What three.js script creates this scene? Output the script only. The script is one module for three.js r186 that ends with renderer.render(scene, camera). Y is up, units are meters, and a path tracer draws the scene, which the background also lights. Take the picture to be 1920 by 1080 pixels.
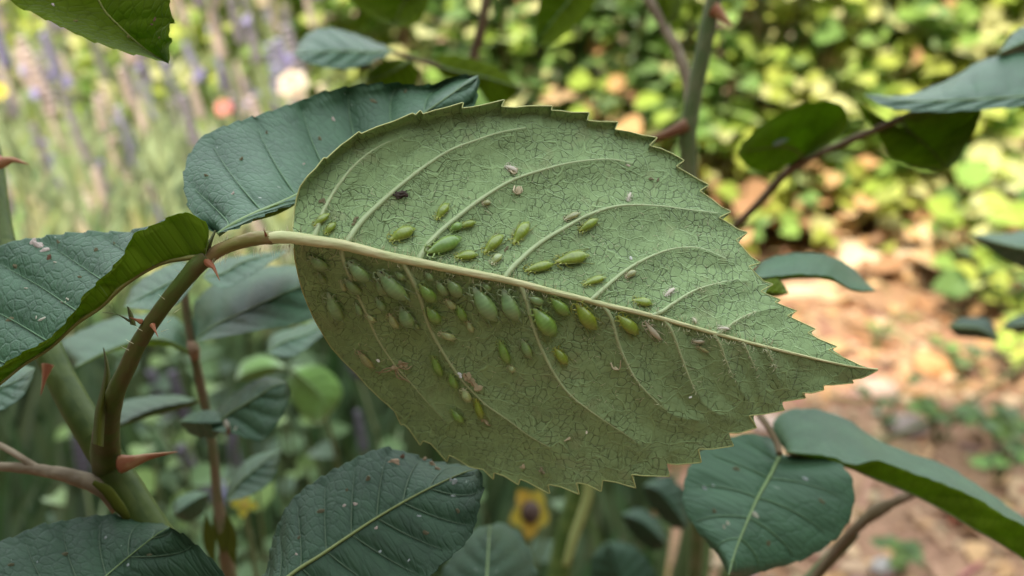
import * as THREE from 'three';
import { mergeGeometries } from 'three/addons/utils/BufferGeometryUtils.js';

// ------------------------------------------------------------------ camera, sky, sun, exposure
const scene = new THREE.Scene();
const PITCH = THREE.MathUtils.degToRad(25), FPX = 1968, EYE = new THREE.Vector3(0, 0.6, 0);   // FPX: focal length in the 1920-wide frame
const FWD = new THREE.Vector3(0, -Math.sin(PITCH), -Math.cos(PITCH)), UP = new THREE.Vector3(0, Math.cos(PITCH), -Math.sin(PITCH)), RIGHT = new THREE.Vector3(1, 0, 0);
const camera = new THREE.PerspectiveCamera(THREE.MathUtils.radToDeg(2 * Math.atan(540 / FPX)), 16 / 9, 0.01, 90);
camera.position.copy(EYE); camera.up.set(0, 1, 0); camera.lookAt(EYE.clone().add(FWD));
camera.focus = 0.1345; camera.userData.fStop = 20;
const renderer = new THREE.WebGLRenderer({ antialias: true });
renderer.toneMapping = THREE.LinearToneMapping; renderer.toneMappingExposure = 3.08;
renderer.shadowMap.enabled = true;

const HOUSE_H = 3.55;
const SUN = new THREE.Vector3(-0.35, 0.80, 0.56).normalize();
{ // bright hazy summer sky, the same all the way round
  const w = 256, h = 128, d = new Float32Array(w * h * 4);
  for (let j = 0; j < h; j++) for (let i = 0; i < w; i++) {
    const el = ((j + 0.5) / h - 0.5) * Math.PI, e = Math.max(0, Math.sin(el)), k = Math.pow(1 - e, 2.2), o = (j * w + i) * 4;
    const z = [0.76, 0.83, 0.92], hz = [0.74, 0.77, 0.80], c = [0, 1, 2].map((n) => z[n] + (hz[n] - z[n]) * k);
    const below = el < 0 ? 0.35 : 1;
    for (let n = 0; n < 3; n++) d[o + n] = c[n] * below * 1.25;
    d[o + 3] = 1;
  }
  const t = new THREE.DataTexture(d, w, h, THREE.RGBAFormat, THREE.FloatType);
  t.mapping = THREE.EquirectangularReflectionMapping; t.magFilter = t.minFilter = THREE.LinearFilter; t.needsUpdate = true;
  scene.background = t; scene.environment = t;
}
const sun = new THREE.DirectionalLight(new THREE.Color().setRGB(1, 0.88, 0.70), 2.75);
sun.position.copy(SUN).multiplyScalar(8).add(new THREE.Vector3(0, 0, -1)); sun.target.position.set(0, 0, -1);
sun.castShadow = true; sun.shadow.mapSize.set(2048, 2048);
Object.assign(sun.shadow.camera, { left: -5, right: 5, top: 5, bottom: -5, near: 0.5, far: 20 });
scene.add(sun, sun.target);

// ------------------------------------------------------------------ helpers
const V = (x, y, z) => new THREE.Vector3(x, y, z);
const lin = (r, g, b) => new THREE.Color().setRGB(r, g, b);
function rng(seed) { let a = seed >>> 0; return () => { a = (a + 0x6D2B79F5) | 0; let t = Math.imul(a ^ (a >>> 15), 1 | a); t = (t + Math.imul(t ^ (t >>> 7), 61 | t)) ^ t; return ((t ^ (t >>> 14)) >>> 0) / 4294967296; }; }
const hash2 = (i, j, s) => { let h = Math.imul(i, 374761393) + Math.imul(j, 668265263) + Math.imul(s, 1274126177) | 0; h = Math.imul(h ^ (h >>> 13), 1274126177); return ((h ^ (h >>> 16)) >>> 0) / 4294967296; };
const sm = (a, b, x) => { const t = Math.min(1, Math.max(0, (x - a) / (b - a))); return t * t * (3 - 2 * t); };
const mix = (a, b, t) => a + (b - a) * t;
function noise2(x, y, s = 0) { const i = Math.floor(x), j = Math.floor(y), u = x - i, v = y - j, a = u * u * (3 - 2 * u), b = v * v * (3 - 2 * v); return mix(mix(hash2(i, j, s), hash2(i + 1, j, s), a), mix(hash2(i, j + 1, s), hash2(i + 1, j + 1, s), a), b); }
function fbm(x, y, s = 0, o = 4) { let v = 0, a = 0.5, t = 0; for (let k = 0; k < o; k++) { v += a * noise2(x, y, s + k); t += a; x *= 2.03; y *= 2.03; a *= 0.5; } return v / t; }
const at = (x, y, z) => EYE.clone().addScaledVector(FWD, z).addScaledVector(RIGHT, z * (x - 960) / FPX).addScaledVector(UP, -z * (y - 540) / FPX);   // a point at that depth
const groundAt = (x, y) => { const d = at(x, y, 1).sub(EYE); return EYE.clone().addScaledVector(d, -EYE.y / d.y); };

const used = {};
const numbered = (n) => { used[n] = (used[n] ?? -1) + 1; return used[n] ? n + '_' + String(used[n]).padStart(3, '0') : n; };
const bases = new Map();
function tag(o, label, category, group, kind) { const u = {}; if (label) u.label = label; if (category) u.category = category; if (group) u.group = group; if (kind) u.kind = kind; o.userData = u; o.castShadow = o.receiveShadow = true; return o; }
function thing(name, label, category, base, group) { const o = new THREE.Group(); o.name = numbered(name); o.position.copy(base); bases.set(o, base); tag(o, label, category, group); scene.add(o); return o; }
function part(parent, name, geo, mat, label, kind) {       // geometry given in world coordinates
  const b = bases.get(parent); geo.translate(-b.x, -b.y, -b.z);
  const m = new THREE.Mesh(geo, mat); m.name = name; m.castShadow = m.receiveShadow = true;
  if (label) m.userData.label = label; if (kind) m.userData.kind = kind;
  bases.set(m, b); parent.add(m); return m;
}
function solo(name, geo, mat, label, category, group, kind) { // a thing that is one mesh, geometry in world coordinates
  geo.computeBoundingBox(); const b = geo.boundingBox.getCenter(V(0, 0, 0)); b.y = geo.boundingBox.min.y; geo.translate(-b.x, -b.y, -b.z);
  const m = new THREE.Mesh(geo, mat); m.name = numbered(name); m.position.copy(b); bases.set(m, b); scene.add(m); return tag(m, label, category, group, kind);
}
const merge = (list) => mergeGeometries(list, false);
const GEO = (pos, idx, uv, col) => { const g = new THREE.BufferGeometry(); g.setAttribute('position', new THREE.Float32BufferAttribute(pos, 3)); if (uv) g.setAttribute('uv', new THREE.Float32BufferAttribute(uv, 2)); if (col) g.setAttribute('color', new THREE.Float32BufferAttribute(col, 3)); g.setIndex(idx); g.computeVertexNormals(); return g; };

// a tapered tube along points with a radius for each; ends closed
function tube(pts, radii, seg = 24, rad = 8, smooth = true, bump = 0, seed = 1) {
  const curve = smooth && pts.length > 2 ? new THREE.CatmullRomCurve3(pts) : null, n = seg, pos = [], uv = [], idx = [];
  const P = (t) => { if (curve) return curve.getPoint(t); const f = t * (pts.length - 1), i = Math.min(pts.length - 2, Math.floor(f)); return pts[i].clone().lerp(pts[i + 1], f - i); };
  const R = (t) => { if (typeof radii === 'number') return radii; const f = t * (radii.length - 1), i = Math.min(radii.length - 2, Math.floor(f)); return mix(radii[i], radii[i + 1], f - i); };
  const C = []; for (let i = 0; i <= n; i++) C.push(P(i / n));
  let nrm = null, len = 0;
  for (let i = 0; i <= n; i++) {
    const t = C[Math.min(n, i + 1)].clone().sub(C[Math.max(0, i - 1)]).normalize();
    if (!nrm) { nrm = Math.abs(t.y) < 0.9 ? V(0, 1, 0) : V(1, 0, 0); }
    nrm.addScaledVector(t, -nrm.dot(t)).normalize();
    const bin = t.clone().cross(nrm); if (i) len += C[i].distanceTo(C[i - 1]);
    for (let k = 0; k <= rad; k++) { const a = k / rad * Math.PI * 2, r = R(i / n) * (1 + (bump ? bump * (noise2(i * 0.45, (k % rad) * 1.3, seed) - 0.5) * 2 : 0)); const q = C[i].clone().addScaledVector(nrm, Math.cos(a) * r).addScaledVector(bin, Math.sin(a) * r); pos.push(q.x, q.y, q.z); uv.push(k / rad * 0.006, len); }
  }
  const w = rad + 1;
  for (let i = 0; i < n; i++) for (let k = 0; k < rad; k++) { const a = i * w + k; idx.push(a, a + 1, a + w, a + 1, a + w + 1, a + w); }
  for (const [i, s] of [[0, 1], [n, -1]]) { const c = pos.length / 3; pos.push(C[i].x, C[i].y, C[i].z); uv.push(0, 0); for (let k = 0; k < rad; k++) { const a = i * w + k; s > 0 ? idx.push(c, a + 1, a) : idx.push(c, a, a + 1); } }
  const g = GEO(pos, idx, uv);
  // close the seam in the normals
  const N = g.attributes.normal; for (let i = 0; i <= n; i++) { const a = i * w, b = a + rad, v = V(N.getX(a) + N.getX(b), N.getY(a) + N.getY(b), N.getZ(a) + N.getZ(b)).normalize(); N.setXYZ(a, v.x, v.y, v.z); N.setXYZ(b, v.x, v.y, v.z); }
  return g;
}
// where the sight line through a traced point meets a mesh: depth there
const caster = new THREE.Raycaster();
function pick(mesh, x, y, fallback) { mesh.updateWorldMatrix(true, false); caster.set(EYE, at(x, y, 1).sub(EYE).normalize()); caster.near = 0.01; const h = caster.intersectObject(mesh, false)[0]; return h ? h.point.clone().sub(EYE).dot(FWD) : fallback; }
const toGround = (p, dx = 0, dz = -0.05) => [V(p.x + dx * 0.4, p.y * 0.6, p.z + dz * 0.4), V(p.x + dx * 0.8, p.y * 0.25, p.z + dz * 0.8), V(p.x + dx, -0.03, p.z + dz)];   // carries a stem on down into the soil
const line = (list, z) => list.map(([x, y, d]) => at(x, y, d ?? z));     // traced points given a depth
// even resampling of a polyline or of the smooth curve through it
function resample(pts, n, smooth) {
  let q = pts; if (smooth && pts.length > 2) q = new THREE.SplineCurve(pts.map((p) => new THREE.Vector2(p[0], p[1]))).getPoints(pts.length * 14).map((p) => [p.x, p.y]);
  const L = [0]; for (let i = 1; i < q.length; i++) L.push(L[i - 1] + Math.hypot(q[i][0] - q[i - 1][0], q[i][1] - q[i - 1][1]));
  const out = []; let k = 0;
  for (let i = 0; i <= n; i++) { const d = L[L.length - 1] * i / n; while (k < q.length - 2 && L[k + 1] < d) k++; const f = (d - L[k]) / (L[k + 1] - L[k] || 1); out.push([mix(q[k][0], q[k + 1][0], f), mix(q[k][1], q[k + 1][1], f)]); }
  return out;
}
const soften = (p, w) => p.map((_, i) => { let x = 0, y = 0, n = 0; const r = Math.min(w, i, p.length - 1 - i); for (let k = -r; k <= r; k++) { x += p[i + k][0]; y += p[i + k][1]; n++; } return [x / n, y / n]; });

// A leaf blade: two halves between the midrib and each margin, front and back sheets joined at the rim. Groups: front halves 0 and 1, back halves 2 and 3.
function blade({ mid, left, right, N = 90, M = 18, depth, teeth, traced, th = 0.00022, relief = 0.00025, laterals = 7, seed = 1, cap = true }) {
  const mp = resample(mid, N, true), pos = [], uv = [], groups = [[], [], [], []];
  const o = at(mp[0][0], mp[0][1], depth(mp[0][0], mp[0][1], 0, 0, 0)), tip = at(mp[N][0], mp[N][1], depth(mp[N][0], mp[N][1], 1, 0, 0));
  const U = tip.clone().sub(o).normalize(); let W = null;
  [left, right].forEach((margin, side) => {
    let B = resample(margin, N, !traced), S = traced ? soften(B, traced) : B;
    const B2 = [];
    for (let i = 0; i <= N; i++) {
      const s = i / N; let b = B[i];
      if (teeth) {
        const f = s * teeth.n + noise2(s * 9, side, seed) * 0.8, q = f - Math.floor(f), a = teeth.amp * (0.6 + 0.8 * hash2(Math.floor(f), side, seed)) * sm(0, 0.06, s) * sm(1, 0.97, s);
        const t = [B[Math.min(N, i + 1)][0] - B[Math.max(0, i - 1)][0], B[Math.min(N, i + 1)][1] - B[Math.max(0, i - 1)][1]], l = Math.hypot(...t) || 1; t[0] /= l; t[1] /= l;
        let n = [t[1], -t[0]]; if (n[0] * (b[0] - mp[i][0]) + n[1] * (b[1] - mp[i][1]) < 0) n = [-n[0], -n[1]];
        const d = a * (q < 0.82 ? q / 0.82 : (1 - q) / 0.18); b = [b[0] + n[0] * d + t[0] * d * 0.6, b[1] + n[1] * d + t[1] * d * 0.6];
      }
      B2.push(b);
    }
    for (const back of [0, 1]) {
      const start = pos.length / 3, g = groups[back * 2 + side];
      for (let i = 0; i <= N; i++) for (let j = 0; j <= M; j++) {
        const s = i / N, v = 1 - Math.pow(1 - j / M, 1.25), k = sm(0.86, 1, v), m = mp[i], e = [mix(S[i][0], B2[i][0], k), mix(S[i][1], B2[i][1], k)];
        const x = m[0] + (S[i][0] - m[0]) * v + (e[0] - S[i][0]) * k, y = m[1] + (S[i][1] - m[1]) * v + (e[1] - S[i][1]) * k;
        let z = depth(x, y, s, v, side);
        if (relief) { const ph = s * laterals - v * 1.15 - 0.25, dd = Math.abs(ph - Math.round(ph)); const fade = sm(0, 0.12, v) * sm(1, 0.85, v); z += relief * fade * (0.9 * Math.exp(-dd * dd * 90) - 0.9 * sm(0, 0.5, dd)) + relief * 0.5 * (fbm(x / 40, y / 40, seed) - 0.5); }
        const p = at(x, y, z + back * th); pos.push(p.x, p.y, p.z);
        const r = p.sub(o); if (!W && j > 2) W = r.clone().addScaledVector(U, -r.dot(U)).normalize();
        const du = r.dot(U), dw = W ? r.dot(W) : 0; uv.push(du, dw + 0.013 * seed);
      }
      const w = M + 1;
      for (let i = 0; i < N; i++) for (let j = 0; j < M; j++) { const a = start + i * w + j; g.push(a, a + w, a + 1, a + 1, a + w, a + w + 1); }
      if (back && cap) { const f0 = start - (N + 1) * w; for (let i = 0; i < N; i++) { const a = f0 + i * w + M, b = start + i * w + M; groups[side].push(a, a + w, b, b, a + w, b + w); } }
    }
  });
  // thin raised side veins on the front, one tube each
  const veinTubes = (r) => { const list = []; [left, right].forEach((margin, side) => { const S = resample(margin, N, !traced); for (let k = 0; k < laterals; k++) { const pts = []; for (let v = 0; v <= 0.86; v += 0.086) { const s = (k + 0.25 + v * 1.15) / laterals; if (s > 0.97) break; const f = s * N, i = Math.min(N - 1, Math.floor(f)), m = [mix(mp[i][0], mp[i + 1][0], f - i), mix(mp[i][1], mp[i + 1][1], f - i)], e = [mix(S[i][0], S[i + 1][0], f - i), mix(S[i][1], S[i + 1][1], f - i)], x = mix(m[0], e[0], v), y = mix(m[1], e[1], v); pts.push(at(x, y, depth(x, y, s, v, side) + relief * 0.1)); } if (pts.length > 4) list.push(tube(pts, pts.map((_, q) => r * (1 - 0.8 * q / pts.length)), 24, 5)); } }); return list; };
  // turn every half so that its front looks at the camera on the whole
  const A = (i) => V(pos[i * 3], pos[i * 3 + 1], pos[i * 3 + 2]);
  groups.forEach((g, n) => {
    let s = 0; for (let k = 0; k < g.length; k += 3 * 17) { const a = A(g[k]), b = A(g[k + 1]), c = A(g[k + 2]); s += b.sub(a).cross(c.sub(a)).dot(EYE.clone().sub(a)) * 1e9; }
    if ((s < 0) !== (n > 1)) for (let k = 0; k < g.length; k += 3) { const t = g[k]; g[k] = g[k + 1]; g[k + 1] = t; }
  });
  const geo = GEO(pos, groups.flat(), uv); let c = 0; groups.forEach((g, n) => { geo.addGroup(c, g.length, n); c += g.length; }); geo.veinTubes = veinTubes;
  return geo;
}
// ------------------------------------------------------------------ textures and materials
function tex(w, h, fn, srgb = true, repeat = true) { const d = new Uint8Array(w * h * 4); const c = [0, 0, 0]; for (let j = 0; j < h; j++) for (let i = 0; i < w; i++) { fn(i, j, c); const o = (j * w + i) * 4; for (let n = 0; n < 3; n++) { let v = Math.min(1, Math.max(0, c[n])); if (srgb) v = v <= 0.0031308 ? v * 12.92 : 1.055 * Math.pow(v, 1 / 2.4) - 0.055; d[o + n] = v * 255 + 0.5; } d[o + 3] = 255; }
  const t = new THREE.DataTexture(d, w, h, THREE.RGBAFormat); t.magFilter = t.minFilter = THREE.LinearFilter; if (repeat) t.wrapS = t.wrapT = THREE.RepeatWrapping; if (srgb) t.colorSpace = THREE.SRGBColorSpace; t.needsUpdate = true; return t; }
// distance to the nearest cell border of a jittered grid (period per, in cells)
function cells(x, y, s, per) {
  const ci = Math.floor(x), cj = Math.floor(y); let d1 = 9, d2 = 9, id = 0;
  for (let a = -1; a <= 1; a++) for (let b = -1; b <= 1; b++) { const i = ci + a, j = cj + b, wi = per ? ((i % per) + per) % per : i, wj = per ? ((j % per) + per) % per : j; const px = i + 0.1 + 0.8 * hash2(wi, wj, s), py = j + 0.1 + 0.8 * hash2(wi, wj, s + 7), d = Math.hypot(px - x, py - y); if (d < d1) { d2 = d1; d1 = d; id = hash2(wi, wj, s + 3); } else if (d < d2) d2 = d; }
  return [d2 - d1, id, d1];
}
// the skin of the other leaves: 24 mm tile of fine netted veins, specks of dust
const tileNoise = (x, y, s, per) => { const i = Math.floor(x), j = Math.floor(y), u = x - i, v = y - j, m = (k) => ((k % per) + per) % per, a = u * u * (3 - 2 * u), b = v * v * (3 - 2 * v); return mix(mix(hash2(m(i), m(j), s), hash2(m(i + 1), m(j), s), a), mix(hash2(m(i), m(j + 1), s), hash2(m(i + 1), m(j + 1), s), a), b); };
const SK = 768, skinH = new Float32Array(SK * SK), skinC = new Float32Array(SK * SK);
{ const r = rng(5), specks = []; for (let k = 0; k < 11; k++) specks.push([r() * SK, r() * SK, 1 + r() * r() * 5, r() * 3.1]);
  for (let j = 0; j < SK; j++) for (let i = 0; i < SK; i++) { const u = i / SK, v = j / SK, wx = (tileNoise(u * 12, v * 12, 3, 12) - 0.5) * 0.6, wy = (tileNoise(u * 12, v * 12, 4, 12) - 0.5) * 0.6; const [e] = cells(u * 20 + wx, v * 20 + wy, 11, 20), [e2] = cells(u * 52 + wx, v * 52 + wy, 12, 52); skinH[j * SK + i] = 0.35 + 0.5 * sm(0, 0.35, e) + 0.15 * sm(0, 0.4, e2); skinC[j * SK + i] = 0.62 + 0.30 * tileNoise(u * 6, v * 6, 21, 6) + 0.2 * tileNoise(u * 24, v * 24, 22, 24) + 0.14 * sm(0, 0.2, e); }
  for (const [x, y, w, a] of specks) for (let dj = -12; dj <= 12; dj++) for (let di = -12; di <= 12; di++) { const p = di * Math.cos(a) + dj * Math.sin(a), q = -di * Math.sin(a) + dj * Math.cos(a); if (p * p / (w * w * 1.8) + q * q / (w * w * 0.5) < 1) skinC[((y + dj + SK) % SK | 0) * SK + ((x + di + SK) % SK | 0)] += 1.2; } }
const skinBump = tex(SK, SK, (i, j, c) => { c[0] = c[1] = c[2] = skinH[j * SK + i]; }, false);
const tileOf = (t, m) => { t.repeat.set(1 / m, 1 / m); return t; };
tileOf(skinBump, 0.024);
function skinMap(r, g, b, speck = 1) { return tileOf(tex(SK, SK, (i, j, c) => { const k = skinC[j * SK + i], s = k > 1.3 ? speck : 0, q = Math.min(1.15, k); c[0] = mix(r * q, 0.30, s); c[1] = mix(g * q, 0.33, s); c[2] = mix(b * q, 0.27, s); }), 0.024); }
const leafMat = (r, g, b, o = {}) => new THREE.MeshPhysicalMaterial({ map: skinMap(r, g, b, o.speck ?? 1), bumpMap: skinBump, bumpScale: o.bump ?? 0.00012, roughness: o.rough ?? 0.5, transmission: o.trans ?? 0.22, thickness: 0, ior: 1.45, specularIntensity: o.spec ?? 1 });
const plain = (r, g, b, rough = 0.7, o = {}) => new THREE.MeshPhysicalMaterial({ color: lin(r, g, b), roughness: rough, ...o });
const MAT = {
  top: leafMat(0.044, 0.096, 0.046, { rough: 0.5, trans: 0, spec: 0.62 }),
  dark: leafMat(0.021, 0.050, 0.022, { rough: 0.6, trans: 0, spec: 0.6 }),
  under: leafMat(0.13, 0.18, 0.05, { rough: 0.97, trans: 0.3, speck: 0 }),
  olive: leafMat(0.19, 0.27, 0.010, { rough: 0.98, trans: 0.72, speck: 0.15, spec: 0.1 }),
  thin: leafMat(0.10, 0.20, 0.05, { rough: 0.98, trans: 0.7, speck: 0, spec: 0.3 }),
  fresh: leafMat(0.16, 0.30, 0.05, { rough: 0.97, trans: 0.4, speck: 0 }),
  rib: plain(0.30, 0.34, 0.12, 0.6), ribTop: plain(0.13, 0.20, 0.06, 0.55),
  hair: plain(0.50, 0.48, 0.28, 0.6), damage: plain(0.45, 0.36, 0.30, 0.9), scar: plain(0.12, 0.06, 0.03, 0.9), dust: plain(0.30, 0.33, 0.31, 0.9),
};
// stem skin: streaks along the stem, blotches
function stemMap(a, b, seed, spots = 0) { return tileOf(tex(256, 512, (i, j, c) => { const n = fbm(i / 18, j / 90, seed, 4), m = fbm(i / 60, j / 60, seed + 9, 3), k = sm(0.35, 0.7, n * 0.6 + m * 0.4), d = noise2(i / 3, j / 3, seed + 4) > 0.93 ? spots : 0; for (let q = 0; q < 3; q++) c[q] = mix(a[q], b[q], k) * (1 - d * 0.5); }), 0.02); }
const stemBump = tileOf(tex(256, 512, (i, j, c) => { c[0] = c[1] = c[2] = fbm(i / 8, j / 60, 91, 4); }, false), 0.02);
const stemMat = (a, b, seed, rough = 0.55, spots = 0) => new THREE.MeshPhysicalMaterial({ map: stemMap(a, b, seed, spots), bumpMap: stemBump, bumpScale: 0.00012, roughness: rough, specularIntensity: 0.45 });
MAT.cane = stemMat([0.036, 0.062, 0.008], [0.070, 0.098, 0.018], 1, 0.55);
MAT.petiole = stemMat([0.060, 0.088, 0.014], [0.078, 0.066, 0.018], 2, 0.55, 0.4);
MAT.midrib = stemMat([0.42, 0.44, 0.20], [0.50, 0.47, 0.24], 3, 0.55, 0.25);
MAT.twig = stemMat([0.16, 0.12, 0.07], [0.24, 0.19, 0.12], 4, 0.75);
MAT.brownStem = stemMat([0.10, 0.07, 0.03], [0.14, 0.09, 0.05], 5, 0.7);
MAT.greenStem = stemMat([0.07, 0.10, 0.03], [0.11, 0.12, 0.05], 6, 0.6);
MAT.veinTop = plain(0.075, 0.15, 0.06, 0.6); MAT.veinDark = plain(0.04, 0.075, 0.03, 0.65);
MAT.thorn = stemMat([0.26, 0.085, 0.04], [0.36, 0.20, 0.09], 7, 0.5);
MAT.stipule = plain(0.085, 0.098, 0.010, 0.97, { specularIntensity: 0.2, transmission: 0.3, thickness: 0 });
// ------------------------------------------------------------------ the main leaflet: its surface
const PXM = 0.132 / FPX;                                  // metres per traced pixel at the leaf
const MID = [[550, 446], [600, 453], [640, 459], [690, 471], [740, 483], [790, 493], [840, 503], [890, 513], [940, 523], [990, 535], [1040, 548], [1090, 560], [1140, 573], [1190, 584], [1240, 597], [1290, 611], [1340, 625], [1400, 641], [1460, 656], [1530, 673], [1590, 686], [1645, 693]];
const TOPEDGE = [[550, 446], [549, 425], [552, 395], [556, 372], [563, 350], [577, 330], [592, 316], [608, 295], [612, 298], [622, 288], [640, 272], [657, 260], [673, 247], [677, 251], [707, 238], [740, 227], [758, 219], [774, 212], [779, 216], [788, 207], [793, 214], [815, 207], [840, 201], [869, 192], [866, 203], [885, 201], [905, 197], [946, 187], [940, 200], [965, 202], [990, 199], [1036, 199], [1033, 207], [1052, 208], [1070, 211], [1105, 211], [1101, 226], [1120, 228], [1159, 229], [1153, 243], [1180, 247], [1205, 254], [1233, 258], [1217, 273], [1240, 279], [1260, 288], [1283, 301], [1268, 312], [1290, 325], [1310, 337], [1329, 347], [1312, 358], [1335, 374], [1352, 388], [1371, 397], [1348, 408], [1370, 421], [1385, 431], [1402, 436], [1380, 450], [1394, 466], [1408, 482], [1427, 493], [1404, 499], [1420, 516], [1433, 528], [1450, 533], [1426, 546], [1440, 553], [1464, 562], [1452, 566], [1470, 574], [1494, 583], [1476, 592], [1497, 602], [1529, 617], [1514, 624], [1535, 636], [1570, 650], [1553, 656], [1575, 668], [1600, 679], [1622, 690], [1646, 692]];
const LOWEDGE = [[550, 446], [551, 462], [553, 485], [559, 515], [567, 545], [578, 573], [590, 600], [604, 624], [620, 650], [643, 676], [668, 700], [690, 725], [716, 750], [724, 756], [740, 771], [752, 797], [757, 795], [767, 804], [788, 835], [793, 826], [808, 832], [838, 866], [842, 853], [860, 862], [880, 875], [906, 880], [925, 899], [926, 886], [945, 892], [972, 909], [975, 898], [988, 903], [1031, 926], [1027, 908], [1050, 912], [1086, 927], [1080, 905], [1100, 908], [1127, 922], [1130, 900], [1155, 904], [1192, 915], [1184, 889], [1205, 892], [1256, 893], [1243, 868], [1270, 871], [1315, 867], [1309, 842], [1335, 842], [1376, 836], [1358, 811], [1385, 812], [1419, 802], [1404, 779], [1430, 777], [1471, 769], [1460, 754], [1482, 751], [1511, 746], [1504, 736], [1522, 737], [1545, 731], [1543, 722], [1560, 722], [1601, 718], [1596, 712], [1616, 709], [1632, 702], [1646, 694]];
const VEINS_UP = [[[588, 450], [596, 425], [607, 395], [625, 362], [650, 327], [678, 298], [707, 277], [735, 264], [765, 255]], [[648, 460], [668, 428], [692, 401], [740, 357], [790, 317], [840, 284], [890, 264], [940, 248], [985, 240]], [[783, 491], [800, 463], [822, 438], [857, 408], [907, 370], [957, 340], [1007, 322], [1073, 305], [1140, 299], [1185, 306]], [[946, 524], [960, 503], [1007, 460], [1060, 427], [1107, 402], [1163, 386], [1230, 386], [1280, 392], [1345, 400]], [[1108, 564], [1137, 537], [1180, 503], [1223, 480], [1267, 466], [1313, 466], [1360, 485]], [[1222, 592], [1243, 583], [1267, 566], [1307, 543], [1367, 527], [1400, 527]], [[1343, 626], [1360, 617], [1382, 601], [1415, 585], [1455, 577]]];
const VEINS_LOW = [[[640, 460], [645, 490], [667, 545], [690, 593], [707, 633], [740, 683], [768, 714], [800, 752], [835, 790]], [[752, 486], [767, 512], [787, 555], [803, 607], [823, 647], [850, 690], [873, 720], [910, 757], [953, 787], [993, 817], [1030, 838]], [[975, 532], [988, 565], [1000, 610], [1022, 668], [1060, 730], [1110, 772], [1177, 817], [1195, 832]], [[1128, 570], [1147, 598], [1163, 653], [1190, 707], [1230, 752], [1267, 780], [1310, 788]], [[1245, 599], [1260, 622], [1277, 667], [1297, 718], [1320, 758], [1350, 778]], [[1338, 625], [1350, 645], [1363, 680], [1383, 720], [1400, 748]], [[1392, 640], [1402, 660], [1417, 697], [1425, 740]], [[1436, 651], [1445, 670], [1458, 710]]];
const midY = (x) => { if (x <= MID[0][0]) return MID[0][1]; for (let i = 1; i < MID.length; i++) if (x <= MID[i][0]) return mix(MID[i - 1][1], MID[i][1], (x - MID[i - 1][0]) / (MID[i][0] - MID[i - 1][0])); return 693; };
const veinCurves = [...VEINS_UP, ...VEINS_LOW].map((v) => resample(v, 40, true));
const veinBoxes = veinCurves.map((c) => [Math.min(...c.map((p) => p[0])) - 50, Math.min(...c.map((p) => p[1])) - 50, Math.max(...c.map((p) => p[0])) + 50, Math.max(...c.map((p) => p[1])) + 50]);
function veinDist(x, y) {
  let best = 60; veinCurves.forEach((c, n) => { const b = veinBoxes[n]; if (x < b[0] || y < b[1] || x > b[2] || y > b[3]) return; for (let i = 0; i < c.length - 1; i++) { const [ax, ay] = c[i], bx = c[i + 1][0] - ax, by = c[i + 1][1] - ay, t = Math.min(1, Math.max(0, ((x - ax) * bx + (y - ay) * by) / (bx * bx + by * by))), d = Math.hypot(x - ax - t * bx, y - ay - t * by) + 14 * Math.max(0, (i + t) / 40 - 0.75); if (d < best) best = d; } });
  return Math.min(best, 12 + Math.abs(y - midY(x)) * 0.9);
}
// depth of the leaf's skin: folded back on both sides of the midrib, tissue sunk between the veins
function leafDepth(x, y, fine = false) {
  const s = (x - 550) / 1095, h = midY(x) - y, a = Math.abs(h) * PXM, r = 0.0012;
  const fold = Math.sqrt(a * a + r * r) - r;
  const up = Math.tan(0.52 + 0.06 * s), low = Math.tan(mix(0.52, 0.33, sm(0, 0.95, s)) + 0.32 * sm(0.5, -0.02, s));
  let z = 0.1305 + 0.0035 * s + 0.0025 * s * s + fold * (h > 0 ? up : low);
  if (h > 0) z -= 16 * a * a * Math.max(0, 1 - s * 1.2);                       // the upper half curls a little forward
  else z += 3 * a * a * Math.max(0, 1 - s * 1.3);
  z += 0.0006 * (fbm(x / 190, y / 190, 31, 2) - 0.5);
  const dv = veinDist(x, y);
  z += 0.00055 * sm(2, 42, dv);
  if (fine) z -= 0.00016 * Math.max(0, 1 - (dv / 8) ** 2) + 0.00022 * sm(4, 26, dv) * (fbm(x / 30, y / 30, 33, 2) - 0.5);
  return z;
}
const onLeaf = (x, y, lift = 0) => at(x, y, leafDepth(x, y) - lift);
function leafNormal(x, y) { const e = 6, a = onLeaf(x + e, y), b = onLeaf(x - e, y), c = onLeaf(x, y + e), d = onLeaf(x, y - e); const n = a.sub(b).cross(d.sub(c)).normalize(); return n.dot(FWD) > 0 ? n.negate() : n; }

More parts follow.
